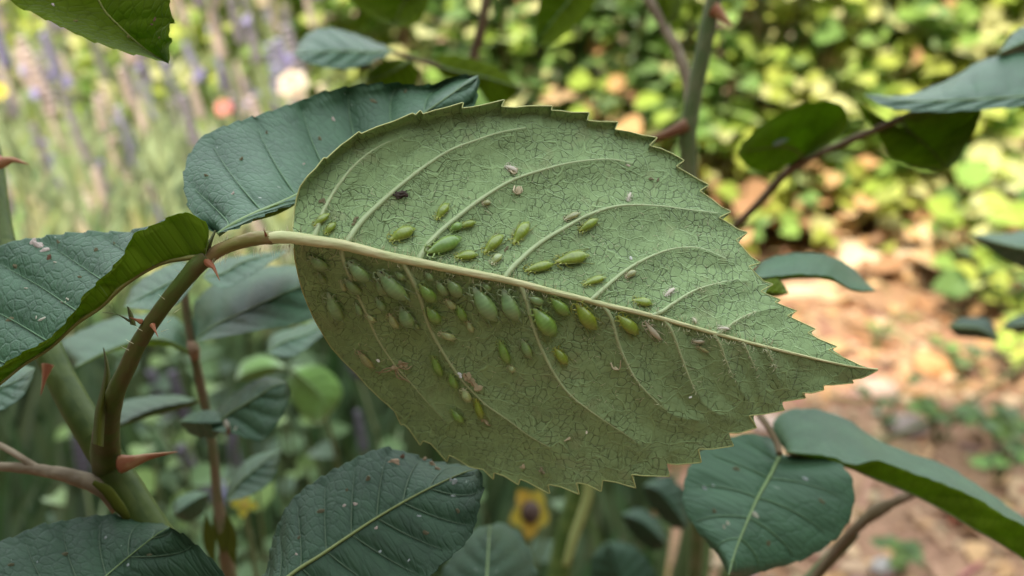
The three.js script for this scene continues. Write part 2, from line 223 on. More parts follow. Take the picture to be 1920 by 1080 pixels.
// colour and relief of the underside: pale net of areoles between thin dark-green lines, rusty patches and flecks
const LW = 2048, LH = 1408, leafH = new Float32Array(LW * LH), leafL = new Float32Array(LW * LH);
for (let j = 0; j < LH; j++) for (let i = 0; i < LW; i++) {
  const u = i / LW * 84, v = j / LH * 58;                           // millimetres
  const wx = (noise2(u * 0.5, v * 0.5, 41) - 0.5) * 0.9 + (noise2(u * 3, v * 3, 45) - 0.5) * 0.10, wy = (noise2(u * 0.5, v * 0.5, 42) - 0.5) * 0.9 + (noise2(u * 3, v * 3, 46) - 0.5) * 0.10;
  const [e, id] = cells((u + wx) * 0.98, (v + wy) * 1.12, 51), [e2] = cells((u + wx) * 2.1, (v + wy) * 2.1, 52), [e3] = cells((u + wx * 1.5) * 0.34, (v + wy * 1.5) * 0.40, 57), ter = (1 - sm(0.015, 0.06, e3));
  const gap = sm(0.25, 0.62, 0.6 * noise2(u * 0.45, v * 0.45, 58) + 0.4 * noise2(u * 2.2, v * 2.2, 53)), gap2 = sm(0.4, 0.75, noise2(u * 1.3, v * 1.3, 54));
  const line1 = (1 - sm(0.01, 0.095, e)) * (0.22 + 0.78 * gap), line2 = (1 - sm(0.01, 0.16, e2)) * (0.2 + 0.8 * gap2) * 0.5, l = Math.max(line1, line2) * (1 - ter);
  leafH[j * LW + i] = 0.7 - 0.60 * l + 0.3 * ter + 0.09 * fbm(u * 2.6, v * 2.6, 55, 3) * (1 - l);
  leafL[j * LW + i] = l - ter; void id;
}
const mainBump = tex(LW, LH, (i, j, c) => { c[0] = c[1] = c[2] = leafH[j * LW + i]; }, false, false);
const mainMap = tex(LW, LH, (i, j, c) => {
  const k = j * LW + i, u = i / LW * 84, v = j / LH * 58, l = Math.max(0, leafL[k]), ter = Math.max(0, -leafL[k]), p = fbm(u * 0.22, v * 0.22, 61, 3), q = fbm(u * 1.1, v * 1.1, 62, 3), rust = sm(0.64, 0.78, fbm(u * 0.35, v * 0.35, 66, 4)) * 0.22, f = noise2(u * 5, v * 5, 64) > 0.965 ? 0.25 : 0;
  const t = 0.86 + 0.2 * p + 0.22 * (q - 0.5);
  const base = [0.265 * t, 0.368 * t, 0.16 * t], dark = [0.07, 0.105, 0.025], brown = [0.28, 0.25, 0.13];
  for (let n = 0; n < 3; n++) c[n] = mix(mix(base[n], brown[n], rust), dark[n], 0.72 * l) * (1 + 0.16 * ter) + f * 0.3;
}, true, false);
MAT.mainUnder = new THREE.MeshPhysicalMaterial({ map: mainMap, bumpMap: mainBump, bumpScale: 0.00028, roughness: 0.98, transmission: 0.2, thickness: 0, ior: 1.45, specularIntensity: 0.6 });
MAT.mainTop = leafMat(0.13, 0.25, 0.03, { trans: 0.6, rough: 0.98, speck: 0 });

// ------------------------------------------------------------------ the rose shoot in front
const SHOOT = V(at(465, 1290, 0.162).x + 0.05, 0, at(465, 1290, 0.162).z - 0.04);
const shoot = thing('rose_shoot', 'thorny green rose cane at the left with three toothed leaflets, aphids under the big one', 'rose shoot', SHOOT);
{
  const rims = [[], []], N = 680, M = 150, mp = resample(MID, N, true), pos = [], uv = [], idx = [], backIdx = [];
  const o = at(550, 446, 0.1305), tipP = at(1645, 693, 0.1365), U = tipP.clone().sub(o).normalize(), nn = FWD.clone().negate(), W = nn.clone().cross(U).normalize();
  [TOPEDGE, LOWEDGE].forEach((margin, side) => {
    const B = resample(margin, N, false), S = soften(B, 16), front = pos.length / 3, w = M + 1;
    for (const back of [0, 1]) for (let i = 0; i <= N; i++) for (let j = 0; j <= M; j++) {
      const s = i / N, v = 1 - Math.pow(1 - j / M, 1.3), k = sm(0.88, 1, v), m = mp[i];
      const x = m[0] + (S[i][0] - m[0]) * v + (B[i][0] - S[i][0]) * k, y = m[1] + (S[i][1] - m[1]) * v + (B[i][1] - S[i][1]) * k;
      let z = leafDepth(x, y, !back);
      const rim = Math.hypot(S[i][0] - m[0], S[i][1] - m[1]) * (1 - v);             // distance to the margin
      const roll = side === 0 ? sm(0.02, 0.07, s) * sm(0.8, 0.1, s) : 0.0, c = Math.max(0, 1 - rim / 17);
      z -= roll * 0.0026 * c * c;                                                    // the upper rim rolls towards the camera
      if (side === 1) z += 0.0006 * Math.max(0, 1 - rim / 30) * Math.sin(s * 60) * 0.5;
      const p = at(x, y, z + back * 0.00024); pos.push(p.x, p.y, p.z); if (!back && j === M) rims[side].push(p.clone());
      const r = p.sub(o); uv.push(0.02 + r.dot(U) / 0.084, 0.52 + r.dot(W) / 0.058);
    }
    for (let i = 0; i < N; i++) for (let j = 0; j < M; j++) { const a = front + i * w + j, f = side === 0 ? [a, a + w, a + 1, a + 1, a + w, a + w + 1] : [a, a + 1, a + w, a + 1, a + w + 1, a + w]; idx.push(...f); const b = a + (N + 1) * w, g = side === 0 ? [b, b + 1, b + w, b + 1, b + w + 1, b + w] : [b, b + w, b + 1, b + 1, b + w, b + w + 1]; backIdx.push(...g); }
    for (let i = 0; i < N; i++) { const a = front + i * w + M, b = a + (N + 1) * w; if (side === 0) idx.push(a, a + w, b, b, a + w, b + w); else idx.push(a, b, a + w, b, b + w, a + w); }
  });
  const g = GEO(pos, [...[idx, backIdx]].reduce((a, b) => { for (const q of b) a.push(q); return a; }, []), uv); g.addGroup(0, idx.length, 0); g.addGroup(idx.length, backIdx.length, 1);
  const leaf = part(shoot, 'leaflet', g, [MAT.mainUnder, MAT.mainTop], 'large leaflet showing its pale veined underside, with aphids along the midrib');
  for (const e of rims) part(leaf, 'leaf_margin', tube(e.filter((_, i) => i > 6), [1.5 * PXM, 1.2 * PXM], N, 5, false), plain(0.36, 0.38, 0.13, 0.6));  // pale edge tissue; rim light along the margin is in this colour too
  // midrib and side veins
  const mr = resample(MID, 60, true).map(([x, y], i) => at(x, y, leafDepth(x, y) - 0.00034 * (1 - i / 66))), rr = mr.map((_, i) => (mix(11.5, 1.6, Math.pow(i / 60, 0.72))) * PXM);
  mr.unshift(at(455, 457, 0.1322), at(488, 448, 0.1310), at(522, 445, 0.1303)); rr.unshift(3 * PXM, 9.5 * PXM, 11.8 * PXM);
  part(leaf, 'midrib', tube(mr, rr, 240, 16, true, 0.06, 3), MAT.midrib);
  const veinMat = plain(0.33, 0.40, 0.19, 0.6);
  [...VEINS_UP, ...VEINS_LOW].forEach((v, n) => {
    const c = resample(v, 26, true), up = n < VEINS_UP.length, len = c.length;
    const pts = c.map(([x, y], i) => at(x, y, leafDepth(x, y) - 0.00012 * (1 - i / len))), w = (up ? [5.6, 6.6, 6.4, 6.0, 5.2, 4.6, 3.6] : [4.8, 5.4, 5.2, 4.4, 3.9, 3.3, 2.6, 2.3])[up ? n : n - VEINS_UP.length];
    part(leaf, 'side_vein', tube(pts, pts.map((_, i) => w * PXM * (1 - 0.74 * Math.pow(i / len, 0.8))), 60, 8, true, 0.05, n), veinMat);
  });
  // fine cross veins, raised only a little: one joined part
  const r = rng(77), cross = [], hairs = [];
  const hair = (x, y, dx, dy, len, lift, z0) => { const a = at(x, y, z0 ?? leafDepth(x, y)), n = z0 ? FWD.clone().negate() : leafNormal(x, y), b = at(x + dx, y + dy, (z0 ?? leafDepth(x + dx, y + dy)) - lift), m = a.clone().lerp(b, 0.5).addScaledVector(n, lift * 0.4); hairs.push(tube([a, m, b], [0.000034, 0.000028, 0.000012], 4, 4)); };
  for (let k = 0; k < 190; k++) { const x = 560 + r() * 900, side = r() < 0.5 ? -1 : 1, w = mix(11, 4, (x - 550) / 1100); hair(x, midY(x) + side * w * (0.6 + r() * 0.4), (r() - 0.5) * 14, side * (4 + r() * 10), 1, 0.0004 + r() * 0.0005); }
  for (const c of veinCurves) for (let k = 0; k < 26; k++) { const q = c[Math.floor(r() * 30)]; hair(q[0], q[1], (r() - 0.5) * 18, (r() - 0.5) * 18, 1, 0.0003 + r() * 0.0004); }
  for (let k = 0; k < 260; k++) { const x = 600 + r() * 800, y = midY(x) + (r() - 0.5) * 420; if (y > midY(x) ? y < 860 - Math.abs(x - 1050) * 0.45 : y > 260 + Math.abs(x - 950) * 0.35) hair(x, y, (r() - 0.5) * 22, (r() - 0.5) * 18, 1, 0.00012); }
  // bristles of the stalk
  for (let k = 0; k < 60; k++) { const t = r(), x = mix(395, 556, t), y = mix(482, 447, Math.sqrt(t)) + (r() < 0.5 ? -1 : 1) * (9 + r() * 3); const d = y < mix(482, 447, Math.sqrt(t)) ? -1 : 1; hair(x, y, (r() - 0.6) * 14, d * (7 + r() * 12), 1, 0.0003 * r(), mix(0.1325, 0.1302, t)); }
  for (let k = 0; k < 9; k++) { const t = r(), x = mix(370, 250, t), y = mix(500, 670, t), d = r() < 0.5 ? -1 : 1; hair(x + d * 13, y + d * 7, d * (7 + r() * 9), -2 - r() * 9, 1, 0.0002, 0.1335); }
  part(leaf, 'hair', merge(hairs), MAT.hair, undefined, 'stuff');

  // stalk of the leaf, from the junction into the midrib and down into the cane
  part(shoot, 'stalk', tube(line([[380, 490, 0.1335], [400, 476, 0.1330], [430, 461, 0.1322], [475, 448, 0.1312], [508, 446, 0.1306], [540, 446, 0.1303], [585, 452, 0.1305]]), [15, 13, 12.5, 13.2, 12.4, 10.6, 5].map((x) => x * PXM), 60, 14, true, 0.06, 5), stemMat([0.165, 0.16, 0.04], [0.22, 0.145, 0.065], 14, 0.5, 0.4));
  part(shoot, 'stalk', tube(line([[205, 900, 0.166], [198, 845, 0.1575], [203, 785, 0.149], [217, 735, 0.143], [238, 690, 0.140], [262, 640, 0.138], [286, 603, 0.1365], [312, 567, 0.1352], [340, 532, 0.1342], [368, 500, 0.1336], [392, 480, 0.1332]]), [36, 33, 25, 19, 17, 16, 15, 15, 15.5, 17, 15].map((x) => x * PXM), 70, 14, true, 0.05, 6), MAT.petiole);
  const stip = (pts, w, z, name = 'stipule') => part(shoot, name, blade({ mid: pts, left: pts.map(([x, y], i) => [x - w[i], y - w[i] * 0.3]), right: pts.map(([x, y], i) => [x + w[i], y + w[i] * 0.3]), N: 24, M: 4, depth: (x, y, s, v) => z + 0.002 * v * v, relief: 0, laterals: 1 }), [MAT.stipule, MAT.stipule, MAT.stipule, MAT.stipule]);
  stip([[184, 835], [187, 780], [197, 730], [201, 692], [194, 652]], [10, 10, 8, 5, 1], 0.1425);
  stip([[246, 605], [232, 595], [215, 588], [190, 586]], [6, 7, 5, 1], 0.1365);
  stip([[385, 470], [392, 458], [398, 445], [404, 432]], [8, 5, 3, 2], 0.1318, 'stipule');
  stip([[240, 575], [245, 590], [250, 610]], [2, 5, 6], 0.1358);
  // prickles
  const prick = (base, tip, w, z, hook = 0) => { const [a, b] = [at(...base, z), at(...tip, z - 0.0015)], m = a.clone().lerp(b, 0.45).addScaledVector(UP, hook * PXM); part(shoot, 'thorn', tube([a.clone().lerp(b, -0.12), a.clone().lerp(b, 0.12), m, b], [w * 1.25, w * 0.85, w * 0.42, w * 0.06].map((q) => q * PXM), 24, 10), MAT.thorn); };
  prick([390, 490], [412, 526], 9, 0.1328, 5); prick([287, 612], [297, 633], 4.5, 0.1350); prick([262, 602], [240, 594], 4.5, 0.1360);
  prick([238, 868], [333, 847], 17, 0.1560, 3); prick([88, 690], [76, 742], 11, 0.163, 0); prick([-4, 304], [54, 308], 18, 0.176, 8); prick([500, 444], [494, 428], 4, 0.1302);
  // cane and side twig
  part(shoot, 'cane', tube([at(-140, -420, 0.225), at(-90, -100, 0.205), ...line([[-50, 150, 0.192], [-18, 300, 0.184], [8, 470, 0.177], [66, 600, 0.171], [117, 715, 0.167], [180, 825, 0.163], [236, 915, 0.161], [300, 1015, 0.160], [372, 1130, 0.160], [465, 1290, 0.162]]), ...toGround(at(465, 1290, 0.162), 0.05, -0.04)], [20, 25, 29, 30, 32, 33.5, 35, 37, 38, 39, 40, 41, 46, 54, 62].map((x) => x * PXM), 170, 22, true, 0.02, 8), MAT.cane);
  part(shoot, 'side_twig', tube(line([[-60, 872, 0.172], [20, 876, 0.168], [80, 882, 0.165], [140, 895, 0.162], [190, 915, 0.160], [225, 950, 0.160]]), [10, 11, 14, 18, 20, 22].map((x) => x * PXM), 50, 12, true, 0.12, 9), MAT.twig);
  part(shoot, 'side_twig', tube(line([[78, 882, 0.165], [55, 868, 0.166], [20, 846, 0.168], [-40, 815, 0.172]]), [9, 8, 8, 7].map((x) => x * PXM), 26, 10, true, 0.12, 9), MAT.twig);
  part(shoot, 'bud_scale', tube(line([[176, 905, 0.157], [200, 920, 0.1565], [222, 948, 0.157], [250, 985, 0.159]]), [6, 12, 13, 6].map((x) => x * PXM), 20, 10, true, 0.1, 2), MAT.stipule);

  // the leaflet behind, seen from above
  const behind = blade({ mid: [[411, 436], [440, 418], [480, 398], [530, 377], [600, 340], [700, 278], [800, 208], [897, 141]], left: [[411, 436], [398, 434], [385, 424], [362, 398], [348, 362], [346, 335], [351, 305], [367, 272], [392, 250], [430, 235], [470, 222], [510, 209], [560, 191], [610, 174], [650, 164], [700, 159], [750, 158], [800, 161], [850, 146], [897, 141]], right: [[411, 436], [440, 428], [480, 408], [530, 388], [600, 368], [680, 335], [760, 300], [830, 262], [880, 215], [892, 185], [897, 141]],
    N: 150, M: 34, teeth: { n: 22, amp: 4 }, depth: (x, y, s, v, side) => { const d = Math.hypot(x - 411, y - 436); return 0.1335 + 0.028 * sm(0, 330, d) + 0.002 * sm(300, 600, d) + (side === 0 ? 0.010 * v - 0.006 * v * v * v : -0.002 * v) ; }, relief: 0.00055, laterals: 8, seed: 2 });
  const behindVeins = behind.veinTubes(0.00014); const bl = part(shoot, 'leaflet', behind, [MAT.top, MAT.top, MAT.under, MAT.under], 'blue-green leaflet behind the big one, upper side up');
  for (const g of behindVeins) part(bl, 'side_vein', g, MAT.veinTop);
  part(bl, 'midrib', tube([[409, 440], [440, 419], [480, 399], [530, 378], [600, 341], [700, 279], [800, 209], [890, 146]].map(([x, y]) => { const d = Math.hypot(x - 411, y - 436); return at(x, y, 0.1333 + 0.028 * sm(0, 330, d) + 0.002 * sm(300, 600, d)); }), [5, 4.5, 4, 3.5, 3, 2.6, 2, 1].map((q) => q * PXM), 40, 8), MAT.ribTop);
  const curl = blade({ mid: [[470, 414], [500, 392], [530, 380], [558, 371], [575, 362]], left: [[470, 412], [500, 389], [530, 377], [558, 368], [575, 360]], right: [[470, 416], [490, 411], [520, 402], [552, 385], [575, 364]], N: 40, M: 6, depth: (x, y, s, v) => 0.1325 + 0.028 * sm(0, 330, Math.hypot(x - 411, y - 436)) + 0.002 * v, relief: 0, seed: 4 });
  part(bl, 'curled_rim', curl, [MAT.olive, MAT.olive, MAT.thin, MAT.thin]);
  for (const [x, y, w] of [[625, 225, 6], [569, 308, 4], [436, 364, 4], [574, 337, 3]]) part(bl, 'pale_spot', flake(x, y, pick(bl, x, y, 0.16), w * 1.15, x), MAT.damage);
  for (const [x, y, w] of [[600, 262, 8], [452, 300, 7], [500, 250, 5], [388, 330, 6], [700, 190, 8], [760, 172, 6]]) part(bl, 'brown_spot', flake(x, y, pick(bl, x, y, 0.16), w, x + 3), plain(0.115, 0.10, 0.045, 0.85))

  // the folded leaflet at the left
  const fm = [[386, 478], [350, 482], [300, 492], [233, 532], [187, 575], [143, 605], [93, 651], [43, 683], [0, 718], [-70, 770], [-140, 830]];
  const folded = blade({ mid: fm, left: [[386, 478], [388, 440], [372, 412], [345, 401], [318, 412], [262, 431], [225, 437], [180, 436], [140, 438], [105, 442], [62, 449], [30, 452], [0, 466], [-60, 490], [-120, 560], [-150, 690], [-140, 830]], right: [[386, 478], [391, 440], [380, 414], [345, 400], [322, 408], [280, 428], [252, 440], [230, 482], [187, 529], [160, 553], [139, 588], [92, 636], [45, 662], [0, 690], [-60, 745], [-140, 830]],
    N: 150, M: 30, teeth: { n: 20, amp: 4 }, depth: (x, y, s, v, side) => 0.1335 + 0.004 * sm(0, 0.5, s) - 0.002 * sm(0.5, 1, s) + (side === 0 ? 0.0085 * v * (0.35 + sm(0, 0.3, s)) : -0.0022 * v), relief: 0.0004, laterals: 8, seed: 3 });
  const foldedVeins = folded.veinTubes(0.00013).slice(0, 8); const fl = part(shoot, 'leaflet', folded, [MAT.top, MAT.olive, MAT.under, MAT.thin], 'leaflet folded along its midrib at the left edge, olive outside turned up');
  for (const g of foldedVeins) part(fl, 'side_vein', g, MAT.veinTop);
  part(fl, 'midrib', tube(fm.map(([x, y], i) => at(x, y + 2, 0.1333 + 0.004 * sm(0, 5, i) - 0.002 * sm(5, 10, i))), fm.map((_, i) => (5.5 - i * 0.35) * PXM), 50, 8), plain(0.13, 0.125, 0.02, 0.7));
  part(fl, 'torn_spot', merge([flake(74, 462, pick(fl, 74, 462, 0.145), 14, 3), flake(62, 455, pick(fl, 62, 456, 0.145), 10, 4), flake(83, 470, pick(fl, 83, 470, 0.145), 10, 5)]), plain(0.50, 0.42, 0.36, 0.9));
  part(fl, 'torn_spot', flake(92, 485, pick(fl, 92, 485, 0.144), 9, 6), MAT.scar); for (const [x, y, w] of [[180, 470, 7], [30, 500, 8], [150, 520, 6], [215, 458, 5], [20, 600, 9], [110, 455, 6]]) part(fl, 'brown_spot', flake(x, y, pick(fl, x, y, 0.14), w, x + 2), plain(0.12, 0.105, 0.05, 0.85));
  for (const [x, y, w] of [[104, 492, 5], [122, 567, 9], [80, 598, 8], [50, 541, 5], [128, 562, 6], [68, 596, 5]]) part(fl, 'pale_spot', flake(x, y, pick(fl, x, y, 0.14), w, x, 0.3), plain(0.42, 0.40, 0.30, 0.9));
}
// a small crumpled flake, a few tenths of a millimetre thick
function flake(x, y, z, w, seed, squash = 0.5) {
  const g = new THREE.IcosahedronGeometry(1, 2), p = g.attributes.position, r = hash2(seed | 0, 3, 1) * 3.1;
  for (let i = 0; i < p.count; i++) { const v = V(p.getX(i), p.getY(i), p.getZ(i)), k = 0.7 + 0.8 * (noise2(v.x * 1.7 + seed, v.y * 1.7 + v.z * 0.9, seed | 0)); p.setXYZ(i, v.x * k, v.y * k * squash, v.z * k * 0.2); }
  g.rotateZ(r); g.scale(w * PXM, w * PXM, w * PXM); g.applyMatrix4(new THREE.Matrix4().makeBasis(RIGHT, UP, FWD.clone().negate())); const c = at(x, y, z); g.translate(c.x, c.y, c.z); g.computeVertexNormals(); return g;
}
// ------------------------------------------------------------------ aphids: one body mesh each (abdomen, head, legs and feelers grow out of one surface)
function aphidGeometry(seed, thin = 1) {
  const r = rng(seed), L = 30, K = 18, pos = [], col = [], idx = [], list = [];
  const prof = [[0, 0.02], [0.03, 0.085], [0.07, 0.135], [0.12, 0.155], [0.17, 0.195], [0.25, 0.265], [0.35, 0.335], [0.47, 0.385], [0.58, 0.40], [0.69, 0.375], [0.79, 0.30], [0.87, 0.205], [0.925, 0.12], [0.96, 0.06], [1, 0.018]];
  const W = (t) => { for (let i = 1; i < prof.length; i++) if (t <= prof[i][0]) { const f = (t - prof[i - 1][0]) / (prof[i][0] - prof[i - 1][0]); return mix(prof[i - 1][1], prof[i][1], f); } return 0.018; };
  for (let i = 0; i <= L; i++) for (let k = 0; k <= K; k++) {
    const t = i / L, a = k / K * 2 * Math.PI, w = W(t) * thin * (1 + 0.012 * Math.sin(t * 62) * sm(0.2, 0.4, t)), top = Math.sin(a), side = Math.cos(a);
    const y = (top > 0 ? 0.86 : 0.5) * w * Math.sign(top) * Math.pow(Math.abs(top), 0.9) + 0.10 + 0.13 * sm(0.1, 0.5, t) * sm(1.05, 0.8, t), z = w * Math.sign(side) * Math.pow(Math.abs(side), 0.92);
    pos.push(t - 0.5, y, z);
    const rim = Math.abs(side) ** 3, seg = 0.95 + 0.08 * Math.sin(t * 62), mot = 0.85 + 0.3 * noise2(t * 11, Math.cos(a) * 3 + 5, seed), head = sm(0.2, 0.08, t), tl = sm(0.92, 0.98, t);
    let c = [seg * mot, seg * mot, seg * mot]; c = c.map((q, n) => mix(mix(q, q * [1.25, 1.1, 0.7][n], rim), [1.5, 1.15, 1.8][n], Math.max(head * 0.7, tl)));
    if (t > 0.06 && t < 0.12 && Math.abs(side) > 0.86) c = [0.2, 0.06, 0.06];
    col.push(...c);
  }
  for (let i = 0; i < L; i++) for (let k = 0; k < K; k++) { const a = i * (K + 1) + k; idx.push(a, a + 1, a + K + 1, a + 1, a + K + 2, a + K + 1); }
  const body = GEO(pos, idx, pos.flatMap((_, i) => i % 3 ? [] : [0, 0]), col); list.push(body);
  { const n = body.attributes.normal, p = body.attributes.position; let s = 0; for (let i = 0; i < p.count; i += 7) s += n.getY(i) * (p.getY(i) - 0.18) + n.getZ(i) * p.getZ(i); if (s < 0) { const q = body.index.array; for (let i = 0; i < q.length; i += 3) { const t = q[i]; q[i] = q[i + 1]; q[i + 1] = t; } body.computeVertexNormals(); } }
  const limb = (pts, rad, c0, c1) => { const g = tube(pts.map((p) => V(...p)), rad, 12, 5), n = g.attributes.position.count, c = []; for (let i = 0; i < n; i++) { const f = Math.min(1, Math.floor(i / 6) / 12), q = i >= 13 * 6 ? (i === 13 * 6 ? 0 : 1) : f; c.push(mix(c0[0], c1[0], q), mix(c0[1], c1[1], q), mix(c0[2], c1[2], q)); } g.setAttribute('color', new THREE.Float32BufferAttribute(c, 3)); list.push(g); };
  const pale = [1.6, 1.3, 1.5], dk = [0.8, 0.6, 0.8];
  for (const s of [-1, 1]) {
    const j = () => (r() - 0.5) * 0.1;
    [[-0.30, -0.16, -0.34], [-0.20, -0.05, -0.10], [-0.06, 0.22, 0.52]].forEach(([x, dx, ex], n) => { const kz = 0.34 + j() + n * 0.03, fz = 0.50 + j() + (n === 2 ? 0.02 : 0); limb([[x, 0.12, s * 0.10 * thin], [x + dx * 0.5 + j() * 0.4, 0.24, s * kz * 0.75], [x + dx + j() * 0.4, 0.22, s * kz], [mix(x + dx, ex, 0.55), 0.1, s * mix(kz, fz, 0.6)], [ex + j(), 0.012, s * fz], [ex + (ex < -0.2 ? -0.05 : 0.05), 0.0, s * (fz + 0.02)]], [0.03, 0.03, 0.023, 0.018, 0.015, 0.012], pale, dk); });
    const az = 0.22 + r() * 0.2; limb([[-0.47, 0.15, s * 0.06], [-0.53, 0.2, s * 0.12], [-0.42 + j(), 0.3, s * az], [-0.12 + j(), 0.34, s * (az + 0.14)], [0.22 + j(), 0.26, s * (az + 0.2)]], [0.024, 0.02, 0.016, 0.013, 0.009], pale, dk);
    limb([[0.27, 0.36 * thin, s * 0.2 * thin], [0.38, 0.42 * thin, s * 0.235 * thin], [0.5, 0.42 * thin, s * 0.25 * thin]], [0.026, 0.022, 0.02], [1.2, 1.1, 1.2], [0.45, 0.4, 0.5]);
  }
  return merge(list);
}
const aphidShapes = [1, 2, 3, 4, 5, 6].map((s) => aphidGeometry(s));
const skinShapes = [11, 12].map((s) => aphidGeometry(s, 0.62));
const tone = (r, g, b, rough = 0.42) => new THREE.MeshPhysicalMaterial({ color: lin(r, g, b), vertexColors: true, roughness: rough, transmission: 0.12, thickness: 0, clearcoat: 0.5, clearcoatRoughness: 0.3 });
const TONE = { yellow: tone(0.20, 0.28, 0.022), green: tone(0.16, 0.29, 0.045), grey: tone(0.20, 0.34, 0.13), dim: tone(0.17, 0.27, 0.085), pale: tone(0.34, 0.42, 0.17), tan: tone(0.30, 0.32, 0.13), cream: plain(0.46, 0.42, 0.28, 0.7), white: plain(0.50, 0.45, 0.34, 0.7) };
function placeAphid(name, cat, label, hx, hy, tx, ty, w, toneName, n, shape) {
  const a = onLeaf(hx, hy), b = onLeaf(tx, ty), mid = onLeaf((hx + tx) / 2, (hy + ty) / 2), x = b.clone().sub(a), L = x.length(); x.normalize();
  const N = leafNormal((hx + tx) / 2, (hy + ty) / 2); N.addScaledVector(x, -N.dot(x)).normalize(); const z = x.clone().cross(N);
  const m = new THREE.Mesh(shape ?? aphidShapes[n % 6], TONE[toneName]); m.name = numbered(name); scene.add(m);
  // the table gives the outline's width; the widest slice of the shape is 0.8 long
  const ws = Math.min(L * 1.05, w * 0.95 * PXM / 0.80); m.matrixAutoUpdate = true;
  m.quaternion.setFromRotationMatrix(new THREE.Matrix4().makeBasis(x, N, z)); m.scale.set(L * 1.04, ws * 0.92, ws);
  m.position.copy(mid).addScaledVector(N, 0.00005); return tag(m, label, cat, cat === 'aphid' ? 'aphids under the big rose leaflet' : undefined);
}
